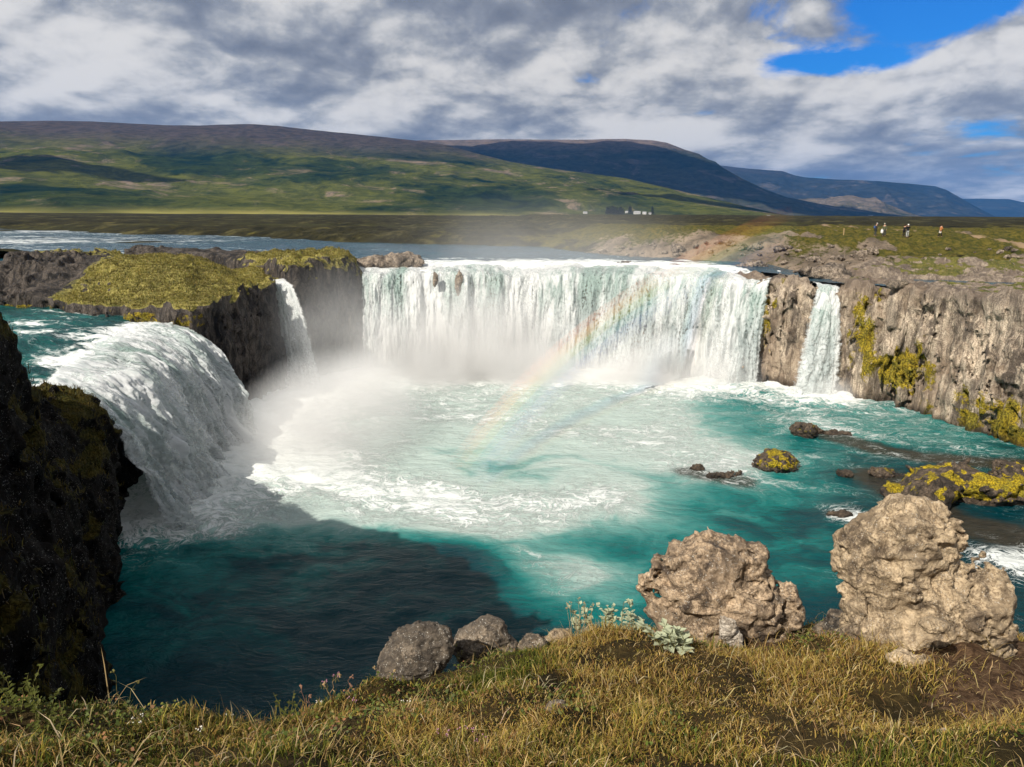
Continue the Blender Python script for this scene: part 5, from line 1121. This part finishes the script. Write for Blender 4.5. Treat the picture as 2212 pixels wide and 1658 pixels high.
skin_mesh('handle', [(-.10, 0, .46), (-.06, 0, .62), (.06, 0, .62), (.10, 0, .46)], [(0, 1), (1, 2), (2, 3)], [.012] * 4, fab((.6, .58, .55)), hb); tag(hb, 'white bag held by the person in the olive green jacket', 'bag')
pb = bank_hit(1822, 508); post = empty('path_post', (pb.x, pb.y, pb.z - .05)); V, F = box_vf(-.06, .06, -.06, .06, 0, .9); mk_mesh('shaft', V, F, M_dry, smooth=False, parent=post); V, F = box_vf(-.075, .075, -.075, .075, .9, .96); mk_mesh('cap', V, F, M_dry, smooth=False, parent=post); tag(post, 'short weathered wooden post beside the far path', 'post')

# ------------------------------------------------------------------ mist, rainbow and haze
def mist_mat(name, dens, h=0.0, sc1=.11, col=(0.97, 0.985, 1.0), g=-.4, lo=.28, hi=.62):
    m, k = new_mat(name); tc = k.n('ShaderNodeTexCoord'); oc = tc.outputs['Object']; pos = k.n('ShaderNodeNewGeometry').outputs['Position']
    r2 = k.vm('DOT_PRODUCT', oc, oc); fall_ = k.m('POWER', k.m('MAXIMUM', k.m('SUBTRACT', 1.0, r2), 0.0), 1.6)
    n = k.ss(k.noise(k.map(pos, (1, 1, .8)), sc1, 4, .55, .3), lo, hi)
    d = k.m('MULTIPLY', k.m('MULTIPLY', fall_, n), dens)
    v = k.n('ShaderNodeVolumeScatter', i_Color=col, i_Density=d, i_Anisotropy=g)
    k.n('ShaderNodeOutputMaterial', i_Volume=v.outputs[0]); m.cycles.volume_step_rate = .8; return m
IV, IF = sphere(16)
def mist(c, r, dens, label, rz=0.0, **kw):
    o = mk_mesh('mist', IV, IF, mist_mat('spray_mist', dens, **kw)); o.location = c; o.scale = r; o.rotation_euler = (0, 0, rz); stuff(o, label, 'mist')
mist((-5.0, 86, 1.0), (17, 13, 10.5), .24, 'white spray boiling up at the foot of the wide main fall')
mist((17, 85.5, .5), (13, 6, 6.0), .30, 'white spray along the sunny right end of the main fall')
mist((-15.0, 63, -.5), (9.0, 19, 8.0), .24, 'bluish spray at the foot of the thick left fall')
mist((-19, 80, 3.5), (10, 9, 11), .07, 'thin spray drifting over the dark island cliff')
mist((3, 100, 11), (30, 26, 11), .012, 'faint spray hanging over the river above the falls', sc1=.05)
mist((3, 85.8, -1.0), (27, 8.0, 5.6), .42, 'low spray hugging the whole foot of the main fall')
mist((33.0, 77.6, .2), (4.2, 2.6, 2.4), .35, 'small puff of spray at the foot of the narrow right fall')
def rainbow():
    ax = -SUNV; ref = np.cross(ax, [0, 0, 1.0]); ref /= np.linalg.norm(ref); up = np.cross(ref, ax)
    o = empty('rainbow', tuple(PZ(1000, 1000, 0)))
    org = np.array(o.location)
    def ang(u, v):
        d = ray(u, v); d = d / np.linalg.norm(d); return math.atan2(d @ up, d @ ref)
    a0, a1 = ang(985, 1020), ang(1720, 480); n = 60; T = np.linspace(0, 1, n); A = a0 + (a1 - a0) * T
    dist = np.interp(T, [0, .45, .62, 1], [50, 72, 80, 104]); th = np.interp(T, [0, .12, .35, .6, .8, 1], [.05, 1.3, 2.0, 1.5, .9, .05])
    for i, (nm, c) in enumerate([('violet_band', (.30, .35, 1.0)), ('blue_band', (.15, .55, 1.0)), ('green_band', (.30, 1.0, .45)), ('yellow_band', (1.0, .78, .15)), ('red_band', (1.0, .28, .08))]):
        m, k = new_mat(nm); v = k.n('ShaderNodeVolumeScatter', i_Color=c, i_Density=[.026, .034, .034, .062, .08][i], i_Anisotropy=-.3); k.n('ShaderNodeOutputMaterial', i_Volume=v.outputs[0])
        r0 = math.radians(40.1 + .52 * i); wid = math.radians(.62); q = np.linspace(0, 2 * np.pi, 10, endpoint=False); V = []
        for j in range(n):
            for w in q:
                al = r0 + wid * math.cos(w); d = ax * math.cos(al) + (ref * math.cos(A[j]) + up * math.sin(A[j])) * math.sin(al); V.append(EYE + d * (dist[j] + th[j] * math.sin(w)))
        F = [(j * 10 + a_, j * 10 + (a_ + 1) % 10, (j + 1) * 10 + (a_ + 1) % 10, (j + 1) * 10 + a_) for j in range(n - 1) for a_ in range(10)]
        V.append(np.mean(V[:10], 0)); V.append(np.mean(V[(n - 1) * 10:n * 10], 0)); c0, c1 = n * 10, n * 10 + 1
        F += [(c0, (a_ + 1) % 10, a_, a_) for a_ in range(0)]
        Vn = np.array(V) - org; tri = [(c0, (a_ + 1) % 10, a_) for a_ in range(10)] + [(c1, (n - 1) * 10 + a_, (n - 1) * 10 + (a_ + 1) % 10) for a_ in range(10)]
        me = bpy.data.meshes.new(nm); me.from_pydata([tuple(x) for x in Vn], [], [tuple(map(int, f_)) for f_ in F + tri]); bm_ = bmesh.new(); bm_.from_mesh(me); bmesh.ops.recalc_face_normals(bm_, faces=bm_.faces); bm_.to_mesh(me); bm_.free(); me.materials.append(m); b = bpy.data.objects.new(nm, me); COL.objects.link(b); b.parent = o
    tag(o, 'faint rainbow arcing through the spray in front of the main fall', 'rainbow')
rainbow()
def haze():
    m, k = new_mat('haze_air'); v = k.n('ShaderNodeVolumePrincipled', i_Color=(0.10, 0.38, 1.0), i_Density=3.2e-5, i_Anisotropy=0.0); k.n('ShaderNodeOutputMaterial', i_Volume=v.outputs[0])
    V, F = box_vf(-17500, 18500, -120, 18500, -3.2, 1050); stuff(mk_mesh('haze', V, F, m, smooth=False), 'blue air over the far valley', 'haze')
haze()
